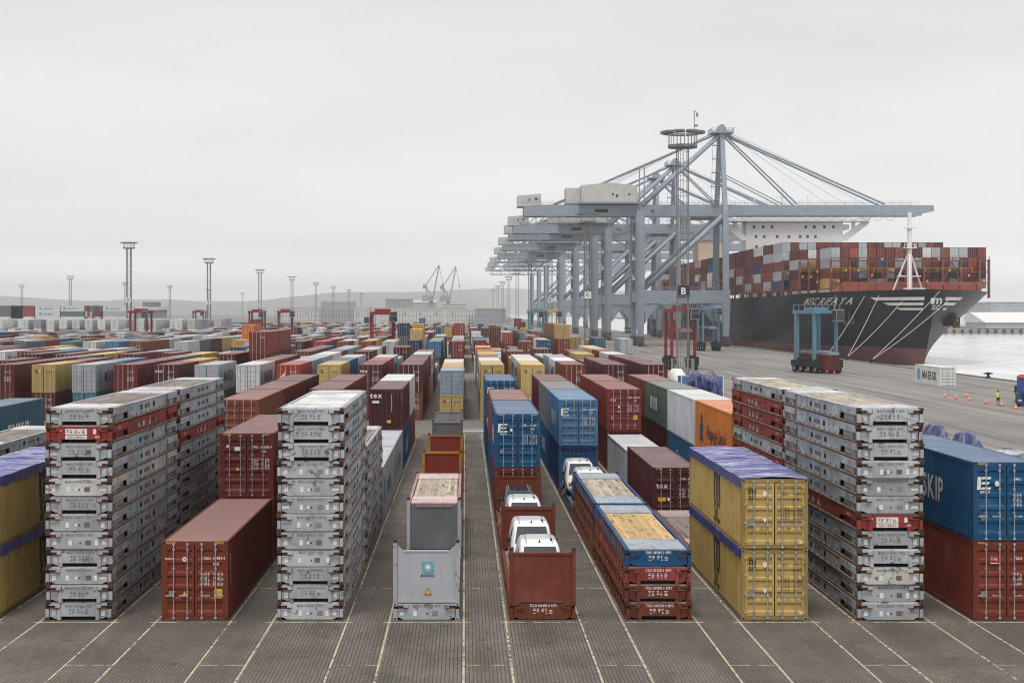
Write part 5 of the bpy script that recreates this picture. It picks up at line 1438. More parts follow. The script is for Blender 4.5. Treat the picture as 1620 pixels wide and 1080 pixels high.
    b = MB(); b.box(-1.2, 1.2, 1.15, D - 1.15, ZG0 - 2.6, ZG0 - 0.02); part('head_beam', b)
    b = MB(); b.box(g - 1.0, g + 1.0, 2.4, D - 2.4, ZG0 - 2.2, ZG0 - 0.02); part('head_beam', b)
    HOUSE = (0.50, 0.495, 0.47)
    b = MB(); yA, yB = D/2 - 5.5, D/2 + 5.5
    b.prism([(-19.0, ZG1 + 0.9), (-0.5, ZG1 + 0.9), (-0.5, ZG1 + 6.2), (-9.5, ZG1 + 7.2), (-19.0, ZG1 + 6.4)], 'y', yA, yB); hs = part('machinery_house', b, HOUSE)
    b = MB()
    for x in (-3.2, -8.6): b.box(x - 0.35, x + 0.35, yA - 0.05, yA, ZG1 + 3.0, ZG1 + 3.7)
    b.box(-7.6, -6.9, yA - 0.05, yA, ZG1 + 2.4, ZG1 + 3.4); link('window', b.mesh('window', [M['glass']]), hs)
    b = MB(); b.box(-20, 0, yA - 1.2, yB + 1.2, ZG1 + 0.25, ZG1 + 0.9); link('house_floor', b.mesh('house_floor', SP), hs, color=CRN)
    b = MB(); b.box(-24.0, -19.1, D/2 - 3.5, D/2 + 3.5, ZG1 + 0.4, ZG1 + 5.6); part('drive_house', b, HOUSE)
    b = MB(); b.prism([(-40.0, ZG1 - 0.6), (-32.2, ZG1 - 0.2), (-32.2, ZG1 + 3.7), (-40.0, ZG1 + 3.0)], 'y', D/2 - 4.2, D/2 + 4.2); rh = part('rear_house', b, HOUSE)
    b = MB(); b.box(-34.4, -33.3, D/2 - 4.26, D/2 - 4.2, ZG1 + 1.6, ZG1 + 2.3); b.box(-36.3, -35.8, D/2 - 4.26, D/2 - 4.2, ZG1 + 1.2, ZG1 + 2.2); link('window', b.mesh('window', [M['glass']]), rh)
    if detail:
        b = MB()
        b.box(-39, -20, D/2 - 3.2, D/2 - 3.0, ZG0 - 2.4, ZG0 - 2.2); b.box(-39, -20, D/2 + 3.0, D/2 + 3.2, ZG0 - 2.4, ZG0 - 2.2)
        for k in range(8):
            x = -39 + 2.7*k
            for y in (D/2 - 3.1, D/2 + 3.1): b.beam((x, y, ZG0 - 2.3), (x, y, ZG0), 0.15, 0.15); b.beam((x, y, ZG0 - 2.3), (x + 2.7, y, ZG0), 0.12, 0.12)
        part('service_gantry', b)
        b = MB(); b.box(g - 3.6, g + 3.6, D/2 - 4.2, D/2 + 4.2, 70.4, 70.8); rail(b, [(g - 3.6, D/2 - 4.2, 70.8), (g + 3.6, D/2 - 4.2, 70.8), (g + 3.6, D/2 + 4.2, 70.8), (g - 3.6, D/2 + 4.2, 70.8), (g - 3.6, D/2 - 4.2, 70.8)], 1.3, 1.6, 0.06); part('top_platform', b)
        b = MB(); b.prism([(g - 2.2, 70.8), (g + 2.2, 70.8), (g + 0.6, 73.4), (g - 0.6, 73.4)], 'y', D/2 - 2.4, D/2 + 2.4); part('top_sheave_block', b)
        b = MB()
        for q in range(5):
            z = 48 + 4.6*q; f = (z - ZG0)/(71 - ZG0); x = g - 3.2 + 1.6*f; b.box(x - 1.2, x + 1.2, D/2 - 6 + 3.6*f, D/2 - 4 + 3.6*f, z, z + 0.15)
            for s in (-1.1, 1.1): b.beam((x + s, D/2 - 5 + 3.6*f, z), (x + s + 0.25, D/2 - 5 + 3.6*(f + 0.16), z + 4.6), 0.1, 0.1)
            rail(b, [(x - 1.2, D/2 - 6 + 3.6*f, z), (x + 1.2, D/2 - 6 + 3.6*f, z)], 1.1, 1.2, 0.04)
        part('stair_tower', b)
        b = MB(); b.box(18, 25, D/2 - 2.6, D/2 + 2.6, ZG0 - 1.0, ZG0 - 0.1); b.box(14.0, 17.2, D/2 - 4.6, D/2 - 2.0, ZG0 - 3.9, ZG0 - 0.4); part('trolley', b, (0.3, 0.3, 0.29))
        b = MB(); b.tube((0.0, D/2 - 6.5, ZG1), (0.0, D/2 - 6.5, ZG1 + 12.2), 0.22, 6); b.tube((1.6, D/2 - 6.5, ZG1), (1.6, D/2 - 6.5, ZG1 + 12.8), 0.22, 6); part('stay_support', b)
        b = MB()
        for x in (-3, 3): pass
        b.tube((-1.7, -1.9, 3), (-1.7, -1.9, ZG0), 0.12, 5); b.tube((-1.7, -2.7, 3), (-1.7, -2.7, ZG0), 0.12, 5)
        for q in range(38): b.box(-1.76, -1.64, -2.7, -1.9, 4 + q*1.0, 4.1 + q*1.0)
        part('ladder', b)
        b = MB()
        for q, yy in enumerate((D/2 - 1.0, D/2 - 0.4, D/2 + 0.4, D/2 + 1.0)):
            b.tube((-8 - q, yy, ZG1 + 6.6), (g - 1.2, yy, 71.6), 0.06, 4); b.tube((g + 1.0, yy, 71.6), (139.0 - XL - 6*q, yy, ZG1 + 0.6), 0.06, 4)
        ro = part('hoist_ropes', b, (0.12, 0.12, 0.12)); ro['kind'] = 'stuff'
        b = MB()
        for q in range(26):
            x = -19 + 4.0*q; b.tube((x, D/2 - 5.0, ZG0 - 0.3), (x + 2.0, D/2 - 5.0, ZG0 - 1.7), 0.07, 4); b.tube((x + 2.0, D/2 - 5.0, ZG0 - 1.7), (x + 4.0, D/2 - 5.0, ZG0 - 0.3), 0.07, 4)
        b.box(-19, 85, D/2 - 5.1, D/2 - 4.9, ZG0 - 0.3, ZG0 - 0.1); fo = part('cable_festoon', b, (0.2, 0.21, 0.22)); fo['kind'] = 'stuff'
        b = MB()
        for q in range(7):
            z = ZP1 + 3.2*q; s = 1 if q % 2 else -1
            b.beam((-2.6, -1.6 - 1.6*s, z), (-2.6, -1.6 + 1.6*s, z + 3.2), 0.9, 0.18); b.box(-3.1, -2.1, -3.4, 0.4, z - 0.08, z)
            rail(b, [(-3.1, -3.4, z), (-3.1, 0.4, z)], 1.1, 1.9, 0.04)
        part('stairway', b, (0.28, 0.32, 0.36))
        letters(num, 2.0, t, (4.6, D/2 - 4.12, ZG0 + 0.9), 'front', 'black', 0.9)
        b = MB(); b.box(-14.5, -10.2, D/2 - 4.13, D/2 - 4.11, ZG0 + 1.2, ZG0 + 2.3); link('name_board', b.mesh('name_board', [M['black']]), t)
    return t
M['bogie'] = mat('crane_bogie_steel', (0.07, 0.075, 0.08), 0.7)
for j, (yc, w) in enumerate(((471, 'nearest blue-grey quay crane, boom over the ship bow'), (576, 'second blue-grey quay crane from the camera'), (634, 'third blue-grey quay crane from the camera'), (741, 'fourth blue-grey quay crane from the camera'), (857, 'fifth blue-grey quay crane from the camera'))):
    quay_crane(yc, w, ('41', '42', '43', '44', '45')[j], detail=True)
for j, (yc, w) in enumerate(((1010, 'lattice-girder quay crane, nearer one at the far end'), (1110, 'lattice-girder quay crane, middle one at the far end'), (1230, 'lattice-girder quay crane, last in the line'))):
    quay_crane(yc, w, '1', detail=False, lattice=True)

# ================================================================== FLOODLIGHT MASTS
def mast(X, y, letter, label, dark=False, Hm=39.0, board_z=None):
    t = thing('light_mast', label, 'light mast', (X, y, 0), 0, 'floodlight masts')
    me = [M['mast']]
    w = 0.85
    cm = MB().tube((0, 0, 0), (0, 0, Hm - 1.5), 0.095 if y < 300 else 0.17, 7, r2=0.085 if y < 300 else 0.15).mesh('column', me)
    for (a, c) in ((-w, -w), (w, -w), (w, w), (-w, w)): link('column', cm, t, (a, c, 0))
    b = MB()
    for q in range(int(Hm/2.4)):
        z = 1.5 + 2.4*q
        if z > Hm - 2: break
        for p, r in (((-w, -w, z), (w, -w, z)), ((w, -w, z), (w, w, z)), ((w, w, z), (-w, w, z)), ((-w, w, z), (-w, -w, z))): b.beam(p, r, 0.045, 0.045)
    link('bracing', b.mesh('bracing', me), t)['kind'] = 'stuff'
    b = MB()
    for s in (-0.25, 0.25): b.box(s - 0.03, s + 0.03, w - 0.03, w + 0.03, 1, Hm - 1.5)
    for q in range(int((Hm - 3)/0.7)): b.box(-0.25, 0.25, w - 0.03, w + 0.03, 1.4 + 0.7*q, 1.46 + 0.7*q)
    link('ladder', b.mesh('ladder', me), t)
    b = MB(); n = 20
    b.rings([[(2.4*math.cos(2*math.pi*i/n), 2.4*math.sin(2*math.pi*i/n), z) for i in range(n)] for z in (Hm - 1.5, Hm - 1.05)])
    pl = link('platform', b.mesh('platform', me), t)
    b = MB()
    for i in range(24):
        a = 2*math.pi*i/24; c = 2*math.pi*(i + 1)/24; x, yy = 2.35*math.cos(a), 2.35*math.sin(a); b.box(x - 0.035, x + 0.035, yy - 0.035, yy + 0.035, Hm - 1.05, Hm + 0.75)
    link('railing', b.mesh('railing', me), pl)
    f = MB(); f.prism([(-0.62, -0.20), (0.62, -0.14), (0.62, 0.16), (-0.50, 0.22)], 'y', -0.78, 0.78)
    fm = f.mesh('floodlight', me)
    for i in range(9):
        a = 2*math.pi*i/9 + 0.2
        link('floodlight', fm, t, (3.0*math.cos(a), 3.0*math.sin(a), Hm + 1.0), (0, 0, a))
    b = MB(); n = 24
    for i in range(n):
        a, c = 2*math.pi*i/n, 2*math.pi*(i + 1)/n; b.beam((2.55*math.cos(a), 2.55*math.sin(a), Hm + 0.75), (2.55*math.cos(c), 2.55*math.sin(c), Hm + 0.75), 0.1, 0.1)
    link('lamp_ring', b.mesh('lamp_ring', me), t)
    if letter:
        bz = board_z or 15.2
        b = MB(); b.box(-0.98, 0.98, -1.12, -1.02, bz, bz + 1.95); sb = link('sign_board', b.mesh('sign_board', [M['black' if dark else 'white']]), t)
        letters(letter, 1.55, sb, (0, -1.13, bz + 0.55), 'front', 'white' if dark else 'black', 1.0)
        if dark:
            for x in (-0.45, 0.5): patch(sb, (x, -1.125, bz + 0.22), 0.7, 0.2, 'white', shape='rows', name='small_print')
    if y < 250:
        b = MB(); b.tube((1.9, 0, Hm + 0.5), (1.9, 0, Hm + 4.6), 0.07, 6); b.tube((1.9, 0, Hm + 4.6), (2.4, 0, Hm + 4.2), 0.05, 6); b.box(2.25, 2.55, -0.12, 0.12, Hm + 3.6, Hm + 4.2); b.box(1.9, 2.5, -0.12, 0.12, Hm + 2.0, Hm + 2.3); link('camera_pole', b.mesh('camera_pole', me), t)
        b = MB(); rail(b, [(-1.7, -1.7, 0), (1.7, -1.7, 0), (1.7, 1.7, 0), (-1.7, 1.7, 0), (-1.7, -1.7, 0)], 3.6, 0.55, 0.03)
        link('guard_fence', b.mesh('guard_fence', [M['galv']]), t)
M['mast'] = mat('mast_steel', (0.19, 0.19, 0.19), 0.6)
mast(35.6, 236, 'B', 'tall lattice light mast with black letter B board beside the quay road', True, 39.6, 13.6)
for (X, yy, L_, w) in ((36, 424, 'C', 'lattice light mast with white letter C board in front of crane legs'), (36, 612, 'D', 'lattice light mast with letter board behind the fourth crane legs'), (36, 800, '', 'lattice light mast among the far crane legs'), (36, 1000, '', 'right-hand light mast, nearest of the receding hazy line'), (36, 1190, '', 'second of the receding right-hand line of hazy masts'), (36, 1390, '', 'third of the receding right-hand line of hazy masts'), (36, 1600, '', 'fourth of the receding right-hand line of hazy masts'), (36, 1850, '', 'last of the receding right-hand line of hazy masts'),
                       (-140, 600, 'D', 'tall light mast with white letter D board on the left'), (-139, 782, 'E', 'light mast just right of the letter D mast'), (-141, 990, 'F', 'third light mast of the left line, right of centre left'), (-143, 1190, '', 'fourth light mast of the left receding line'), (-147, 1420, '', 'fifth light mast of the left receding line'), (-150, 1640, '', 'sixth light mast of the left receding line'), (-152, 1880, '', 'seventh light mast of the left receding line'), (-155, 2150, '', 'eighth light mast of the left receding line'),
                       (-320, 1168, '', 'hazy light mast left of the letter D mast'), (-480, 1560, '', 'leftmost hazy light mast near the picture edge'), (-337, 1430, '', 'small hazy light mast just left of the letter D mast'), (-328, 1600, '', 'small hazy light mast between the letter D mast and its neighbour'), (-330, 1850, '', 'faint small light mast left of the second left mast'), (-340, 2200, '', 'faintest small light mast behind the left line')):
    mast(X, yy, L_, w)

# ================================================================== LUFFING CRANES AND FAR BUILDINGS
def luffing(px, d, label):
    X = (px - 736)*d/F_PX
    t = thing('luffing_crane', label, 'crane', (X, d, 0), 0, 'luffing harbour cranes')
    SP = [M['steel_paint']]; c = (0.30, 0.31, 0.32)
    b = MB(); 
    for x in (-4, 4):
        for y in (-4, 4): b.beam((x, y, 0), (x*0.6, y*0.6, 16), 1.3, 1.3)
    b.box(-4.5, 4.5, -4.5, 4.5, 15.5, 17); link('portal', b.mesh('portal', SP), t, color=c)
    b = MB(); b.tube((0, 0, 17), (0, 0, 22), 2.0, 10); link('slewing_column', b.mesh('slewing_column', SP), t, color=c)
    b = MB(); b.box(-9, 2.5, -3, 3, 22, 28); link('machine_house', b.mesh('machine_house', SP), t, color=(0.36, 0.37, 0.38))
    b = MB(); b.beam((1, -1.5, 26), (-5.5, -1, 38), 1.0, 1.0); b.beam((1, 1.5, 26), (-5.5, 1, 38), 1.0, 1.0); b.beam((-5.5, 0, 38), (-4, 0, 26), 0.8, 0.8); b.box(-8.5, -4.5, -2, 2, 35, 39); link('mast_frame', b.mesh('mast_frame', SP), t, color=c)
    b = MB(); b.beam((2, -1.4, 26), (8.2, 0, 58), 1.3, 1.3); b.beam((2, 1.4, 26), (8.2, 0, 58), 1.3, 1.3); link('jib', b.mesh('jib', SP), t, color=c)
    b = MB(); b.beam((-5.5, 0, 38), (8.0, 0, 59), 0.7, 0.9); b.beam((8.0, 0, 60), (12, 0, 40), 0.5, 0.5); link('tie_beam', b.mesh('tie_beam', SP), t, color=c)
    b = MB(); b.tube((12, 0, 40), (12, 0, 34), 0.12, 5); b.box(11.2, 12.8, -0.6, 0.6, 38, 40); link('hook_block', b.mesh('hook_block', SP), t, color=c)
luffing(682, 1480, 'left of two hazy luffing harbour cranes'); luffing(709, 1530, 'right of two hazy luffing harbour cranes')
def building(label, px0, px1, d, zt, col, name='warehouse', roof=0.0, depth=30, zb=0.0, rows=1, cat='building', roofcol=None):
    s = F_PX/d; x0, x1 = (px0 - 736)/s, (px1 - 736)/s
    t = thing(name, label, cat, (x0, d, zb), 0, None)
    w = x1 - x0; b = MB(); h = zt - zb
    b.box(0, w, 0, depth, 0, h); link('wall', b.mesh('wall', [M['steel_paint']]), t, color=col)
    b = MB()
    if roof: b.prism([(-0.6, h + 0.01), (depth + 0.6, h + 0.01), (depth/2, h + roof)], 'x', -0.6, w + 0.6)
    else: b.box(-0.4, w + 0.4, -0.4, depth + 0.4, h + 0.01, h + 0.5)
    link('roof', b.mesh('roof', [M['steel_paint']]), t, color=roofcol or faded(col, 0.4, (0.7, 0.7, 0.7)))
    n = max(2, int(w/13)); wm = MB().box(0, 2.4, -0.08, 0.05, 0, min(1.2, h*0.12)).mesh('window', [M['greyplate']])
    for r_ in range(rows):
        for k in range(n): link('window', wm, t, (2 + k*(w - 3)/n, 0, h*(r_ + 0.62)/rows))
    return t
building('long low white shed behind the far yard, centre', 560, 740, 1250, 14.5, (0.62, 0.62, 0.60), depth=40)
building('dark grey boxy building left of the luffing cranes', 610, 652, 1700, 26, (0.30, 0.31, 0.33), rows=1)
building('white block with grey door right of the luffing cranes', 700, 738, 1330, 18, (0.6, 0.6, 0.58), rows=2)
building('low blue-grey sheds below the right mast line', 752, 800, 1400, 14, (0.35, 0.38, 0.42), depth=50)
building('dark grey container-like shed on the left horizon', 508, 560, 1900, 24, (0.34, 0.35, 0.37), rows=1)
building('grey warehouse on the horizon left of centre', 620, 690, 2300, 26, (0.38, 0.39, 0.40), rows=1, roof=4)
building('white office block on the left horizon', 440, 505, 1450, 15, (0.6, 0.6, 0.59), rows=1)
# round hall with dark top
tk_ = thing('round_hall', 'round white hall with dark roof drum behind the red straddle carrier', 'building', ((240 - 736)*1000/F_PX, 1000, 0))
b = MB(); b.tube((0,0,0),(0,0,12.5),10.5,28); link('wall', b.mesh('wall', [M['steel_paint']]), tk_, color=(0.42, 0.42, 0.41))
b = MB(); b.tube((0,0,12.5),(0,0,14.6),13,28); link('roof', b.mesh('roof', [M['steel_paint']]), tk_, color=(0.66, 0.66, 0.66))
b = MB(); b.tube((0,0,14.6),(0,0,18),6.2,20); link('drum', b.mesh('drum', [M['steel_paint']]), tk_, color=(0.16, 0.17, 0.18))
# reefer gantries closing the yard
for (xa, xb, w) in ((-105, -49, 'steel reefer gantry far back, left section'), (-47, -12, 'steel reefer gantry far back, left of the middle lane'), (-10, 24, 'steel reefer gantry far back, right of the middle lane')):
    t = thing('reefer_gantry', w, 'gantry', (xa, 795, 0), 0, 'steel reefer gantries')
    pm = MB().box(-0.09, 0.09, -0.09, 0.09, 0, 11.9).mesh('post', [M['mast']])
    k = 0
    while xa + 1.55*k <= xb:
        link('post', pm, t, (1.55*k, 0, 0)); k += 1
    for z in (3.0, 6.0, 9.0, 11.6):
        b = MB(); b.box(0, xb - xa, -0.1, 0.6, z, z + 0.14); link('walkway', b.mesh('walkway', [M['mast']]), t)
# ================================================================== THE CONTAINER SHIP
SXC, SY, HB = 117.0, 359.5, 25.4
def h_top(t): return 15.9 + 1.0*max(0.0, 1 - t/55)
def hull_hb(t, z):
    u = min(1.0, max(0.0, (z + 3.0)/19.9))
    ts = 8.5*(1 - u)**1.3
    Le = 115 + (46 - 115)*u**1.15; p = 1.45 + 1.55*u**1.5
    s = (t - ts)/Le
    if s <= 0: return 0.0
    return HB*(1 - (1 - min(1.0, s))**p)
def hull_t(dx, z):
    lo, hi = 0.0, 130.0
    for _ in range(40):
        m = (lo + hi)/2
        if hull_hb(m, z) < abs(dx): lo = m
        else: hi = m
    return (lo + hi)/2
SHIP = thing('container_ship', 'large black-hulled container ship moored at the quay with white bridge block', 'ship', (SXC, SY, -2.5))
def sp(p): return (p[0] - SXC, p[1] - SY, p[2] + 2.5)
def spart(name, b, m, parent=None, color=None, smooth=False):
    b.v = [sp(p) for p in b.v]
    return link(name, b.mesh(name, m if isinstance(m, list) else [m], smooth), parent or SHIP, color=color)
M['hull'] = mat('black_hull_paint', (0.012, 0.014, 0.021), 0.4, 0, 0.3, 0.12, spec=0.12)
M['boot'] = mat('red_boot_topping', (0.16, 0.062, 0.055), 0.6, 0, 0.35, 0.15)
M['deckred'] = mat('red_deck_paint', (0.30, 0.085, 0.06), 0.6, 0, 0.3, 0.4)
M['lash'] = mat('lashing_bridge_red', (0.19, 0.06, 0.05), 0.65, 0, 0.3, 0.5)
M['shipwhite'] = mat('ship_white', (0.70, 0.70, 0.69), 0.5, 0, 0.06, 0.1)
M['beige'] = mat('funnel_beige', (0.60, 0.47, 0.33), 0.6, 0, 0.12, 0.1)
M['hullprint'] = mat('hull_lettering', (0.62, 0.61, 0.57), 0.6, 0, 0.15, 0.5)
def hull():
    ts = [0.0, 0.15, 0.4, 0.8, 1.2, 1.6] + [2 + 0.8*k for k in range(54)] + [46, 49, 53, 57, 61, 66, 70, 75, 80, 86, 92, 98, 105, 120, 150, 200, 260, 320, 366]
    zl = [-3.0, -1.0, 0.5, 1.9, 3.5, 5, 6.5, 8, 9, 10, 10.7, 11.4, 12, 12.6, 13.2, 13.8, 14.4, 15, 15.5, None]
    b = MB()
    def P(t, z, s):
        zz = h_top(t) if z is None else z
        return (SXC + s*hull_hb(t, zz), SY + t, zz)
    for s in (-1, 1):
        for a, c in zip(ts, ts[1:]):
            for z0, z1 in zip(zl, zl[1:]):
                b.poly([P(a, z0, s), P(c, z0, s), P(c, z1, s), P(a, z1, s)], 1 if (z1 is not None and z1 <= 1.9) else 0)
    # the stem follows the rake: the sections collapse onto the centre line where the hull has not begun
    b.poly([P(366, -3, -1), P(366, -3, 1), P(366, None, 1), P(366, None, -1)])
    return b
hb_ = hull()
# rake: move vertices of the empty sections onto the stem line
for i, v in enumerate(hb_.v):
    if abs(v[0] - SXC) < 1e-6:
        u = min(1.0, max(0.0, (v[2] + 3.0)/19.9)); t0 = 8.5*(1 - u)**1.3
        hb_.v[i] = (v[0], max(v[1], SY + 0.0) if v[1] - SY > t0 else SY + t0, v[2])
HULL = spart('hull', hb_, [M['hull'], M['boot']])
bm_ = bmesh.new(); bm_.from_mesh(HULL.data); bmesh.ops.remove_doubles(bm_, verts=bm_.verts, dist=0.002)
bmesh.ops.dissolve_degenerate(bm_, edges=bm_.edges, dist=0.001); bmesh.ops.recalc_face_normals(bm_, faces=bm_.faces)
for f_ in bm_.faces: f_.smooth = True
bm_.to_mesh(HULL.data); bm_.free()
b = MB()
tt = [0.6, 2, 4, 7, 10, 14, 18, 24, 31, 40, 55, 80, 120, 200, 300, 366]
for a, c in zip(tt, tt[1:]):
    za, zc = h_top(a) - 1.2, h_top(c) - 1.2
    b.poly([(SXC - hull_hb(a, za) + 0.05, SY + a, za), (SXC + hull_hb(a, za) - 0.05, SY + a, za), (SXC + hull_hb(c, zc) - 0.05, SY + c, zc), (SXC - hull_hb(c, zc) + 0.05, SY + c, zc)])
spart('deck', b, M['deckred'])
# lettering wrapped round the hull
def on_hull(pts, faces, fn, name, m):
    b = MB(); b.v = [fn(x, z) for x, z in pts]; b.f = faces; b.m = [0]*len(faces)
    return spart(name, b, m, HULL)
def port_pt(t, z, off=0.28):
    return (SXC - hull_hb(t, z) - off, SY + t - off*0.6, z)
v, f, w = text_pts('MSC RIFAYA', 2.55, 1.0, 'l', 0.16)
# arc length along the port bow at name height
arc = [(0.0, 17.0)]; tq_, zz = 17.0, 13.6
while tq_ < 60:
    t2 = tq_ + 0.25; arc.append((arc[-1][0] + math.hypot(0.25, hull_hb(t2, zz) - hull_hb(tq_, zz)), t2)); tq_ = t2
def t_at(s):
    for (a, ta), (c, tc_) in zip(arc, arc[1:]):
        if a <= s <= c: return ta + (tc_ - ta)*(s - a)/(c - a)
    return arc[-1][1]
on_hull([(t_at((w - x)*20.6/w), 13.3 + z) for x, z in v], f, lambda t, z: port_pt(hull_t(hull_hb(t, 14.2), z), z), 'lettering', M['hullprint'])
def bow_pt(dx, z, off=0.25):
    return (SXC + dx + (off*0.5 if dx > 0 else -off*0.5), SY + hull_t(dx, z) - off, z)
def bow_strip(pts, nx, nz, name, m):      # quad (4 corners dx,z) subdivided over the bow
    b = MB(); (a, c, d, e_) = pts
    for i in range(nx):
        for j in range(nz):
            q = []
            for (fi, fj) in ((i, j), (i + 1, j), (i + 1, j + 1), (i, j + 1)):
                fx, fz = fi/nx, fj/nz
                x0 = a[0] + (c[0] - a[0])*fx; x1 = e_[0] + (d[0] - e_[0])*fx; z0 = a[1] + (c[1] - a[1])*fx; z1 = e_[1] + (d[1] - e_[1])*fx
                q.append(bow_pt(x0 + (x1 - x0)*fz, z0 + (z1 - z0)*fz))
            b.poly(q)
    return spart(name, b, m, HULL)
LC = 1.1
for (z0, z1, xl, xr) in ((14.2, 15.0, -12.6, 10.2), (12.9, 13.6, -9.6, 8.6), (11.7, 12.25, -7.0, 5.6)):
    bow_strip([(xl + 1.2, z0), (LC - 2.9, z0), (LC - 2.9, z1), (xl, z1)], 24, 1, 'wing_stripe', M['hullprint'])
    if LC + 2.7 < xr: bow_strip([(LC + 2.7, z0), (xr - 0.8, z0), (xr, z1), (LC + 2.7, z1)], 12, 1, 'wing_stripe', M['hullprint'])
for s_, size, zz, xs in (('m', 3.0, 13.3, 1.5), ('SC', 1.65, 11.8, 1.3)):
    v, f, w = text_pts(s_, size, xs); on_hull([(x + LC, z + zz) for x, z in v], f, lambda x, z: bow_pt(x, z, 0.3), 'lettering', M['hullprint'])
# breakwater, foremast, anchors
b = MB()
b.prism([(SXC - 20.5, 15.3), (SXC + 21.5, 15.3), (SXC + 21.5, 19.3), (SXC - 15.5, 19.3)], 'y', SY + 27.0, SY + 27.4)
for k in range(9): b.box(SXC - 16 + 4.5*k, SXC - 15.7 + 4.5*k, SY + 25.8, SY + 27.0, 15.4, 18.6)
spart('breakwater', b, M['deckred'])
fx, fy = SXC + 0.3, SY + 21.0
b = MB(); b.tube((fx, fy, 15.4), (fx, fy, 37.5), 0.75, 12, r2=0.5)
fm_ = spart('foremast', b, M['shipwhite'], smooth=False)
for (dx, dy) in ((-4.4, 1.5), (4.2, 1.5), (-1.2, -4.2), (1.2, 4.0)):
    b = MB(); b.tube((fx + dx, fy + dy, 15.6), (fx, fy, 27.5), 0.28, 8); spart('mast_stay', b, M['shipwhite'], fm_)
b = MB(); b.box(fx - 1.7, fx + 1.7, fy - 1.2, fy + 1.2, 28.0, 28.2); rail(b, [(fx - 1.7, fy - 1.2, 28.2), (fx + 1.7, fy - 1.2, 28.2), (fx + 1.7, fy + 1.2, 28.2)], 1.0, 0.8, 0.05); spart('mast_platform', b, M['shipwhite'], fm_)
b = MB(); b.box(fx - 1.4, fx + 1.4, fy - 0.9, fy + 0.9, 33.3, 33.5); b.box(fx - 2.9, fx + 2.9, fy - 4.3, fy - 4.0, 17.2, 17.5); b.box(fx - 3.0, fx + 3.0, fy - 0.15, fy + 1.5, 20.5, 20.8); spart('mast_platform', b, M['shipwhite'], fm_)
def anchor(dx, z, s, big):
    p = Vector(bow_pt(dx, z, 0.0)); o = MB(); n = Vector((0.75*s, -0.65, -0.15)).normalized()
    a = Vector((0, 0, 1)); r_ = n.cross(a).normalized()
    def Q(i, j, k): return tuple(p + r_*i + a*j + n*k)
    W_ = 2.4 if big else 1.8
    o.rings([[Q(-W_, -W_, -1.5), Q(W_, -W_, -1.5), Q(W_, W_, -1.5), Q(-W_, W_, -1.5)], [Q(-W_*0.7, -W_*0.85, 1.3), Q(W_*0.7, -W_*0.85, 1.3), Q(W_*0.6, W_*0.7, 0.9), Q(-W_*0.6, W_*0.7, 0.9)]])
    an = spart('anchor_pocket', o, M['hull'])
    o = MB(); o.beam(Q(0, 1.0, 1.2), Q(0, -2.0, 1.5), 0.5, 0.5); o.beam(Q(-1.6, -2.1, 1.5), Q(1.6, -2.1, 1.5), 0.8, 0.7); o.beam(Q(-1.5, -2.0, 1.5), Q(-1.3, 0.3, 1.7), 0.45, 0.35); o.beam(Q(1.5, -2.0, 1.5), Q(1.3, 0.3, 1.7), 0.45, 0.35)
    spart('anchor', o, M['rust'], an)
anchor(-14.3, 10.6, -1, False); anchor(9.6, 9.8, 1, True)
# superstructure
YB = 512.0
b = MB(); b.box(SXC - 17.2, SXC + 17.2, YB, YB + 13, 15.0, 43.3); acc = spart('accommodation_block', b, M['shipwhite'])
wm = MB().box(-0.45, 0.45, -0.08, 0.02, -0.5, 0.5).mesh('window', [M['glass']])
rr = random.Random(2)
for z, xs in ((41.4, (-14.4, -11.2, -8.0, 4.0, 7.0, 10.6, 13.8)), (38.0, (-13.7, -10.8, -6.2, -2, 2, 4.6, 7.4)), (34.4, (-13.5, -10.4, -7.2, -4, -0.8, 2.4, 5.8, 9)), (30.6, (-13, -8, -3, 2, 7, 12)), (27.0, (-13, -8, -3, 2, 7, 12))):
    for x in xs: link('window', wm, acc, sp((SXC + x, YB, z)))
b = MB(); b.box(SXC - 26.5, SXC + 26.5, YB - 2, YB + 7, 43.3, 44.2); b.box(SXC - 17.2, SXC + 17.2, YB - 1.5, YB + 11, 44.2, 47.2)
br_ = spart('bridge_deck', b, M['shipwhite'])
for s in (-1, 1):
    b = MB()
    b.prism([(SXC + s*17.2, 36.5), (SXC + s*18.6, 36.5), (SXC + s*26.5, 42.6), (SXC + s*26.5, 43.3), (SXC + s*24.4, 43.3), (SXC + s*17.2, 38.2)], 'y', YB, YB + 1.2)
    b.box(min(SXC + s*20.5, SXC + s*21.6), max(SXC + s*20.5, SXC + s*21.6), YB + 0.1, YB + 1.1, 39.2, 43.3)
    b.box(min(SXC + s*25.0, SXC + s*26.5), max(SXC + s*25.0, SXC + s*26.5), YB - 2, YB + 6, 44.2, 45.5)
    spart('bridge_wing_bracket', b, M['shipwhite'], br_)
b = MB(); b.box(SXC - 16.9, SXC + 16.9, YB - 1.58, YB - 1.5, 45.2, 46.6); spart('bridge_windows', b, M['glass'], br_)
b = MB(); b.tube((SXC - 3, YB + 6, 47), (SXC - 3, YB + 6, 55), 0.35, 8); b.box(SXC - 5, SXC - 1, YB + 5.6, YB + 6.4, 52.2, 52.6); b.tube((SXC + 6, YB + 6, 47), (SXC + 6, YB + 6, 53), 0.15, 6); b.tube((SXC - 13, YB + 6, 47), (SXC - 13, YB + 6, 52.5), 0.15, 6); spart('radar_mast', b, M['shipwhite'], br_)
b = MB(); b.box(103.5, 114.5, 640, 655, 15, 43.5); fn_ = spart('funnel', b, M['beige'])
b = MB(); b.box(104.5, 113.5, 641, 654, 43.5, 45.5); spart('funnel_top', b, M['hull'], fn_)
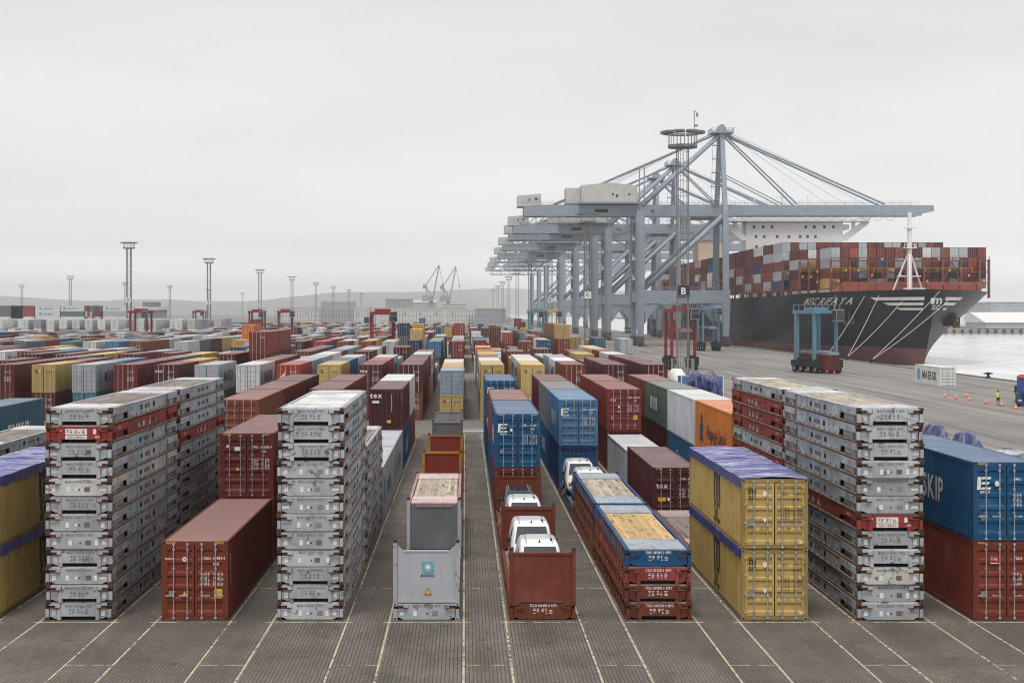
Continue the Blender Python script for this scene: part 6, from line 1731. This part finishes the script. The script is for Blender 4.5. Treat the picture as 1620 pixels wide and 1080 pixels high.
# cargo on deck and lashing bridges
cargo = []
def cbox(x, y, z, col, H=2.75):
    f = rnd.uniform(0.8, 1.2); cargo.append(dict(x0=x, x1=x + 2.42, y0=y, y1=y + CL, z0=z, z1=z + H, rgb=tuple(v*f for v in C[col][0])))
SHIPPAL = (['maroon']*9 + ['brown']*7 + ['rust']*6 + ['tex']*4 + ['grey']*7 + ['white']*2 + ['red']*3 + ['blue', 'navy', 'yellow', 'steel'])
for j in range(22):
    y = 390.0 + 14.8*j
    if YB - 14 < y < YB + 16 or 628 < y < 660: continue
    if y > 705: break
    xl = SXC - HB + (7.4 if j == 0 else (2.2 if j == 1 else 0.7)); nrow = int((2*HB - (xl - SXC + HB) - 0.7)/2.47)
    tiers = 4 if j < 2 else 5
    for r_ in range(nrow):
        if j > 1 and 3 < r_ < nrow - 2 and y > 430: rows_t = (tiers - 1,)
        elif j > 0 and r_ > 3: rows_t = (tiers - 2, tiers - 1)
        else: rows_t = range(tiers)
        tm = tiers + (1 if rnd.random() < 0.15 and j > 4 else 0)
        for q in rows_t: cbox(xl + 2.47*r_, y, 17.6 + 2.78*q, rnd.choice(SHIPPAL))
far_mass('ship_deck_containers', cargo, 'mixed containers stacked in bays on the ship deck', 'containers')
for j in range(22):
    y = 390.0 + 14.8*j - 1.9
    if YB - 14 < y < YB + 18 or 628 < y < 660 or y > 705: continue
    xl = SXC - HB + (7.0 if j == 0 else (2.0 if j == 1 else 0.5)); nrow = int((2*HB - (xl + 0.3 - SXC + HB) - 0.7)/2.47); xr = xl + 2.47*nrow + 0.6
    b = MB()
    full = j == 0
    xs = [xl] + ([xl + 5.0*k for k in range(1, 9)] if full else [xl + 2.5, xl + 5.0])
    for x in xs + ([xr] if full else []): b.box(x - 0.22, x + 0.22, y, y + 1.0, 15.0, 25.4)
    for z in (18.9, 21.9, 24.9) if full else (20.4, 23.2, 26.0): b.box(xl, xr if full else xl + 5.2, y + 0.1, y + 1.2, z, z + 0.22)
    if full:
        for k in (2, 3, 7, 6): b.beam((xl + 5*k, y + 0.3, 19.2), (xl + 5*k + (2.5 if k % 2 == 0 else -2.5) + 0.0, y + 0.3, 24.8), 0.4, 0.3)
        rail(b, [(xl, y, 25.1), (xr, y, 25.1)], 1.1, 2.5, 0.05)
    lb = spart('lashing_bridge', b, M['lash'])
    b = MB()
    for k in range(14 if full else 4): x = xl + (xr - xl)*(k + rnd.random()*0.6)/14 if full else xl + rnd.random()*5; z = rnd.choice((19.3, 22.2, 25.2, 20.8)); b.box(x, x + 0.5, y - 0.25, y - 0.02, z, z + 0.55)
    rail(b, [(xl, y - 0.1, 22.1), (xl + (6 if not full else 38), y - 0.1, 22.1)], 1.0, 3.0, 0.04)
    spart('yellow_fittings', b, M['yellow'], lb)
b = MB()
for k in range(60): b.box(SXC - HB + 0.02, SXC - HB + 0.2, SY + 40 + 5*k, SY + 40.25 + 5*k, 15.9, 18.4)
b.box(SXC - HB + 0.05, SXC - HB + 0.15, SY + 40, SY + 340, 17.0, 17.15); b.box(SXC - HB + 0.3, SXC - HB + 1.2, SY + 40, SY + 340, 17.4, 17.6)
spart('side_rail', b, M['lash'])

# ================================================================== ON THE QUAY
# bollards and mooring lines
def bollard(y, label):
    t = thing('bollard', label, 'bollard', (88.55, y, 0.22), 0, 'mooring bollards along the quay edge')
    b = MB(); n = 14
    b.rings([[(r*math.cos(2*math.pi*i/n), r*math.sin(2*math.pi*i/n), z) for i in range(n)] for r, z in ((0.45, 0), (0.42, 0.1), (0.24, 0.16), (0.22, 0.5), (0.46, 0.62), (0.44, 0.78), (0.2, 0.86))]); link('post', b.mesh('post', [M['rubber']], True), t)
    b = MB(); b.box(-0.75, 0.75, -0.15, 0.15, 0.52, 0.72); link('horn', b.mesh('horn', [M['rubber']]), t)
for y, w in ((244, 'black mooring bollard right of the parked white container'), (263, 'black mooring bollard behind the parked white container'), (314, 'black mooring bollard holding the two right mooring ropes'), (334, 'black mooring bollard behind the pale blue straddle carrier'), (226, 'black mooring bollard on the quay edge near the blue truck')): bollard(y, w)
def rope(a, c, label, sag=0.45):
    pts = [Vector(a).lerp(Vector(c), k/10) - Vector((0, 0, sag*4*(k/10)*(1 - k/10))) for k in range(11)]
    b = MB()
    for p, q in zip(pts, pts[1:]): b.tube(p, q, 0.045, 5)
    o = link('mooring_rope', b.mesh('mooring_rope', [M['rope']])); tag(o, label, 'rope', 'mooring ropes from the bow')
def bp(dx, z): return bow_pt(dx, z, 0.1)
rope(bp(-11.0, 15.6), (88.55, 334, 0.8), 'white mooring rope, leftmost of those ending by the straddle carrier')
rope(bp(-6.0, 14.2), (88.55, 334, 0.8), 'white mooring rope, right of those ending by the straddle carrier', 0.6)
rope(bp(1.6, 16.4), (88.55, 314, 0.8), 'white mooring rope crossing the round bow emblem')
rope(bp(6.0, 14.8), (88.55, 314, 0.8), 'white mooring rope, rightmost at the bow', 0.6)
rope(port_pt(12.5, 15.5), (88.55, 352, 0.8), 'white mooring rope passing the end of the ship name')
rope(port_pt(20, 15.8), (88.55, 346, 0.8), 'white mooring rope passing the middle of the ship name')
bollard(352, 'black mooring bollard below the ship name'); bollard(346, 'black mooring bollard just below the anchor')
# parked white container
t = container(72.1, 219, 0, 'white', 'white refrigerated container parked alone on the quay road', lod=1, end='door', color=(0.72, 0.72, 0.70))
letters('MAERSK', 1.75, t, (-W2 - 0.001, 4.9, 0.85), 'left', 'black', 0.95); patch(t, (-W2 - 0.001, 10.2, 1.5), 1.35, 1.7, 'skyblue', 'left', name='emblem')
# traffic cones
for j, (px, py, w) in enumerate(((1495, 628, 'orange traffic cone, leftmost of the group'), (1512, 631, 'orange traffic cone, second from the left'), (1528, 628, 'orange traffic cone, farther one of the middle pair'), (1533, 634, 'orange traffic cone, nearer one of the middle pair'), (1559, 639, 'orange traffic cone left of the worker'), (1585, 643, 'orange traffic cone at the feet of the worker'), (1607, 648, 'orange traffic cone in front of the blue truck'))):
    X, y = ground_at(px, py)
    t = thing('traffic_cone', w, 'cone', (X, y, 0.006), 0, 'orange traffic cones')
    b = MB(); b.box(-0.24, 0.24, -0.24, 0.24, 0, 0.05); link('base', b.mesh('base', [M['cone']]), t)
    for (r0, r1, z0, z1, m) in ((0.19, 0.14, 0.05, 0.28, 'cone'), (0.14, 0.105, 0.28, 0.44, 'white'), (0.105, 0.075, 0.44, 0.58, 'cone'), (0.075, 0.055, 0.58, 0.68, 'white'), (0.055, 0.03, 0.68, 0.80, 'cone')):
        b = MB(); b.tube((0, 0, z0), (0, 0, z1), r0, 12, r2=r1); link('band', b.mesh('band', [M[m]]), t)
# blue truck
def truck():
    X, y = 65.9, 172.0
    t = thing('truck', 'blue lorry cab facing the camera at the right picture edge', 'truck', (X, y, 0), R(-19))
    bl = M['truckblue']
    b = MB(); b.prism([(0.0, 0.55), (0.0, 1.5), (0.12, 2.2), (0.35, 3.35), (0.7, 3.55), (2.3, 3.6), (2.3, 0.55)], 'x', 0.0, 2.5); c = link('cab', b.mesh('cab', [bl]), t)
    b = MB(); b.poly([(0.15, 0.08, 1.75), (2.35, 0.08, 1.75), (2.3, 0.27, 2.75), (0.2, 0.27, 2.75)]); link('windscreen', b.mesh('windscreen', [M['glass']]), c)
    b = MB(); b.box(-0.02, 0.0, 0.45, 1.5, 1.75, 2.6); link('side_window', b.mesh('side_window', [M['glass']]), c)
    b = MB()
    for k in range(5): b.box(0.4, 2.1, -0.04, 0.0, 0.75 + 0.19*k, 0.87 + 0.19*k)
    link('grille', b.mesh('grille', [M['rubber']]), c)
    b = MB(); b.box(0.0, 2.5, -0.12, 0.3, 0.32, 0.62); link('bumper', b.mesh('bumper', [bl]), t)
    for x in (0.08, 2.0): b = MB(); b.box(x, x + 0.42, -0.14, -0.02, 0.64, 0.86); link('headlight', b.mesh('headlight', [M['lamp']]), c)
    for x in (-0.32, 2.56): b = MB(); b.box(x, x + 0.26, 0.1, 0.25, 1.75, 2.5); link('mirror', b.mesh('mirror', [M['rubber']]), c)
    b = MB(); b.box(0.2, 2.3, 0.25, 0.75, 3.4, 3.8); link('roof_sign', b.mesh('roof_sign', [M['cone']]), c)
    b = MB(); b.box(0.8, 1.7, 2.3, 7.6, 0.65, 0.95); link('chassis', b.mesh('chassis', [M['rubber']]), t)
    b = MB(); b.box(0.0, 2.5, 2.9, 12.0, 1.1, 1.3); link('load_bed', b.mesh('load_bed', [M['rubber']]), t)
    for x in (0.0, 2.18):
        for yy in (1.1, 5.0, 6.3):
            w = MB(); w.tube((x, yy, 0.52), (x + 0.32, yy, 0.52), 0.52, 16); link('wheel', w.mesh('wheel', [M['rubber']]), t)
M['truckblue'] = mat('blue_truck_paint', (0.02, 0.06, 0.20), 0.3)
truck()
# the worker: one skinned body, hi-vis vest, dark shorts
def worker():
    X, y = ground_at(1579, 641)
    J = {}; V, E, Rd = [], [], []
    def add(p, r, par=None):
        V.append(p); Rd.append(r)
        if par is not None: E.append((par, len(V) - 1))
        return len(V) - 1
    pel = add((0, 0, 0.98), 0.15); ch = add((0, 0.01, 1.22), 0.155, pel); sh = add((0, 0.01, 1.42), 0.14, ch); nk = add((0, 0, 1.53), 0.06, sh)
    hd = add((0, -0.01, 1.60), 0.075, nk); hd2 = add((0, -0.015, 1.68), 0.098, hd); hd3 = add((0, -0.01, 1.76), 0.075, hd2)
    nose = add((0, -0.115, 1.665), 0.016, hd2)
    for s in (-1, 1):
        hp = add((s*0.10, 0, 0.92), 0.115, pel); kn = add((s*0.135, -0.02, 0.50), 0.062, hp); ca = add((s*0.14, 0.01, 0.34), 0.058, kn); an = add((s*0.145, 0.02, 0.09), 0.042, ca); toe = add((s*0.16, -0.15, 0.04), 0.042, an)
        a1 = add((s*0.20, 0.01, 1.40), 0.068, sh); el = add((s*0.31, 0.03, 1.13), 0.048, a1); wr = add((s*0.33, -0.06, 0.90), 0.030, el); pm = add((s*0.33, -0.08, 0.84), 0.034, wr)
        for k, (dx, l) in enumerate(((-0.03, 0.075), (-0.01, 0.09), (0.01, 0.085), (0.03, 0.065))):
            f1 = add((s*0.33 + dx*0.6, -0.09 + dx*0.4, 0.80), 0.0095, pm); f2 = add((s*0.33 + dx*0.6, -0.10 + dx*0.4, 0.80 - l*0.6), 0.0085, f1); add((s*0.325 + dx*0.5, -0.09 + dx*0.4, 0.80 - l), 0.007, f2)
        t1 = add((s*0.30, -0.115, 0.83), 0.0105, pm); add((s*0.295, -0.135, 0.79), 0.009, t1)
    me = bpy.data.meshes.new('sk'); me.from_pydata(V, E, []); o = bpy.data.objects.new('sk', me); COL.objects.link(o)
    md = o.modifiers.new('skin', 'SKIN'); 
    for i, r_ in enumerate(Rd): me.skin_vertices[0].data[i].radius = (r_, r_*(0.78 if i in (0, 1, 2) else 1.0))
    me.skin_vertices[0].data[0].use_root = True
    o.modifiers.new('sub', 'SUBSURF').levels = 1
    dg = bpy.context.evaluated_depsgraph_get(); dg.update()
    m2 = bpy.data.meshes.new_from_object(o.evaluated_get(dg)); bpy.data.objects.remove(o); bpy.data.meshes.remove(me)
    for m in ('skin', 'hivis', 'cloth', 'rubber'): m2.materials.append(M[m])
    for p in m2.polygons:
        c = p.center; p.use_smooth = True
        p.material_index = 1 if (0.98 < c.z < 1.50 and (abs(c.x) < 0.30 or c.z > 1.16)) else 2 if 0.52 < c.z <= 0.98 and abs(c.x) < 0.27 else 3 if c.z < 0.13 else 0
    p = thing('person', 'worker in yellow hi-vis top and dark shorts standing on the quay', 'person', (X, y, 0.006), R(20))
    m2.name = 'body'; link('body', m2, p)
    b = MB(); n = 12
    b.rings([[(r*math.cos(2*math.pi*i/n), 0.012 + r*math.sin(2*math.pi*i/n)*1.08, z) for i in range(n)] for r, z in ((0.098, 1.70), (0.106, 1.75), (0.095, 1.80), (0.05, 1.83))]); link('hair', b.mesh('hair', [M['hair']], True), p)
    for s in (-1, 1): b = MB(); b.box(s*0.035 - 0.012, s*0.035 + 0.012, -0.108, -0.098, 1.69, 1.702); link('eye', b.mesh('eye', [M['black']]), p)
    b = MB(); b.box(-0.028, 0.028, -0.105, -0.094, 1.618, 1.626); link('mouth', b.mesh('mouth', [M['red_ink']]), p)
    b = MB(); b.rings([[(0.172*math.cos(2*math.pi*i/16), 0.01 + 0.137*math.sin(2*math.pi*i/16), z) for i in range(16)] for z in (1.10, 1.15)], cap=False); link('reflective_band', b.mesh('reflective_band', [M['white']]), p)
worker()
# small clutter behind the right rows: blue rack, white tank, spreader frame
t = thing('blue_crate_rack', 'blue ribbed open rack with white posts beside the navy bundle', 'rack', (20.7, 138, 0))
b = MB(); b.box(0, 4.0, 0, 2.4, 0.15, 5.1); link('panel', b.mesh('panel', [M['steel_paint']]), t, color=(0.10, 0.20, 0.36))
for k in range(6):
    b = MB(); b.box(0.8*k - 0.05, 0.8*k + 0.05, -0.1, 0.0, 0.0, 5.2); link('post', b.mesh('post', [M['white']]), t)
t = thing('cargo_bundle', 'white wrapped bundle behind the maroon corner row', 'bundle', (22.6, 154, 0))
b = MB(); n = 14
b.rings([[(1.3*r*math.cos(2*math.pi*i/n), 2.6*r*math.sin(2*math.pi*i/n), z) for i in range(n)] for r, z in ((1, 0), (1.02, 3.0), (0.8, 4.4), (0.4, 5.2))]); link('wrap', b.mesh('wrap', [M['shipwhite']], True), t)
b = MB(); b.box(-1.36, 1.36, -0.1, 0.1, 2.0, 2.2); link('strap', b.mesh('strap', [M['rubber']]), t)
t = thing('steel_beam_pile', 'pile of dark steel beams beside the letter B mast', 'beams', (29.0, 205, 0))
for k in range(5):
    b = MB(); b.box(-0.5*k, 6.5 - 0.4*k, 0.6*k, 0.6*k + 0.45, 0, 1.0 + 0.45*(k % 3)); link('beam', b.mesh('beam', [M['rubber' if k % 2 else 'rust']]), t)

# ================================================================== FAR SHORE ON THE RIGHT
sheet('far_quay', 300, 5200, 905, 11400, -0.4, M['concrete'])
b = MB(); b.box(296, 2200, 900, 905.2, -4, -0.2); tag(link('far_quay_edge', b.mesh('far_quay_edge', [M['concrete']])), None, None, None, 'structure')
fm2 = MB().box(-0.9, 0.9, -0.6, 0.0, -1.9, 0.4).mesh('fender', [M['rubber']])
FQ = bpy.data.objects['far_quay_edge']
for k in range(22): link('fender', fm2, FQ, (300 + 5.2*k, 900, 0))
building('white warehouse with pale pitched roof on the far shore', 1560, 1720, 960, 4.0, (0.42, 0.45, 0.48), roof=7.0, depth=60, roofcol=(0.72, 0.72, 0.72))
building('long hazy blue-grey hall behind the white far warehouse', 1568, 1700, 1350, 20, (0.42, 0.46, 0.50), depth=60, rows=2)
building('hazy pale hall at the water right of the bow', 1540, 1602, 1500, 14, (0.35, 0.38, 0.42), depth=40, roof=4)
for j, (px, d, r_, w) in enumerate(((1522, 1010, 13, 'white domed heap nearest the bow across the water'), (1550, 1080, 15, 'larger white dome behind the first across the water'), (1500, 1200, 16, 'hazy grey dome just right of the anchor'))):
    t = thing('storage_dome', w, 'dome', ((px - 736)*d/F_PX, d, -0.3), 0, 'storage domes across the water')
    b = MB(); n = 22; b.rings([[(r_*f*math.cos(2*math.pi*i/n), r_*f*math.sin(2*math.pi*i/n), r_*0.75*z) for i in range(n)] for f, z in ((1, 0), (0.97, 0.25), (0.86, 0.5), (0.66, 0.75), (0.4, 0.92), (0.12, 1.0))]); link('shell', b.mesh('shell', [M['steel_paint']], True), t, color=(0.58, 0.58, 0.58))
    b = MB(); b.tube((0, 0, r_*0.72), (0, 0, r_*0.95), 0.8, 8); link('vent', b.mesh('vent', [M['steel_paint']]), t, color=(0.3, 0.3, 0.3))

# ================================================================== HAZE
m = bpy.data.materials.new('haze'); m.use_nodes = True
nt = m.node_tree; nt.nodes.clear()
vo = nt.nodes.new('ShaderNodeVolumePrincipled'); vo.inputs['Color'].default_value = (0.985, 0.992, 1.0, 1)
vo.inputs['Density'].default_value = HAZE; vo.inputs['Anisotropy'].default_value = 0.75
out = nt.nodes.new('ShaderNodeOutputMaterial'); nt.links.new(vo.outputs[0], out.inputs['Volume'])
b = MB(); b.box(-9300, 9300, -120, 12000, -5.0, 215)
tag(link('haze', b.mesh('haze', [m])), None, None, None, 'stuff')
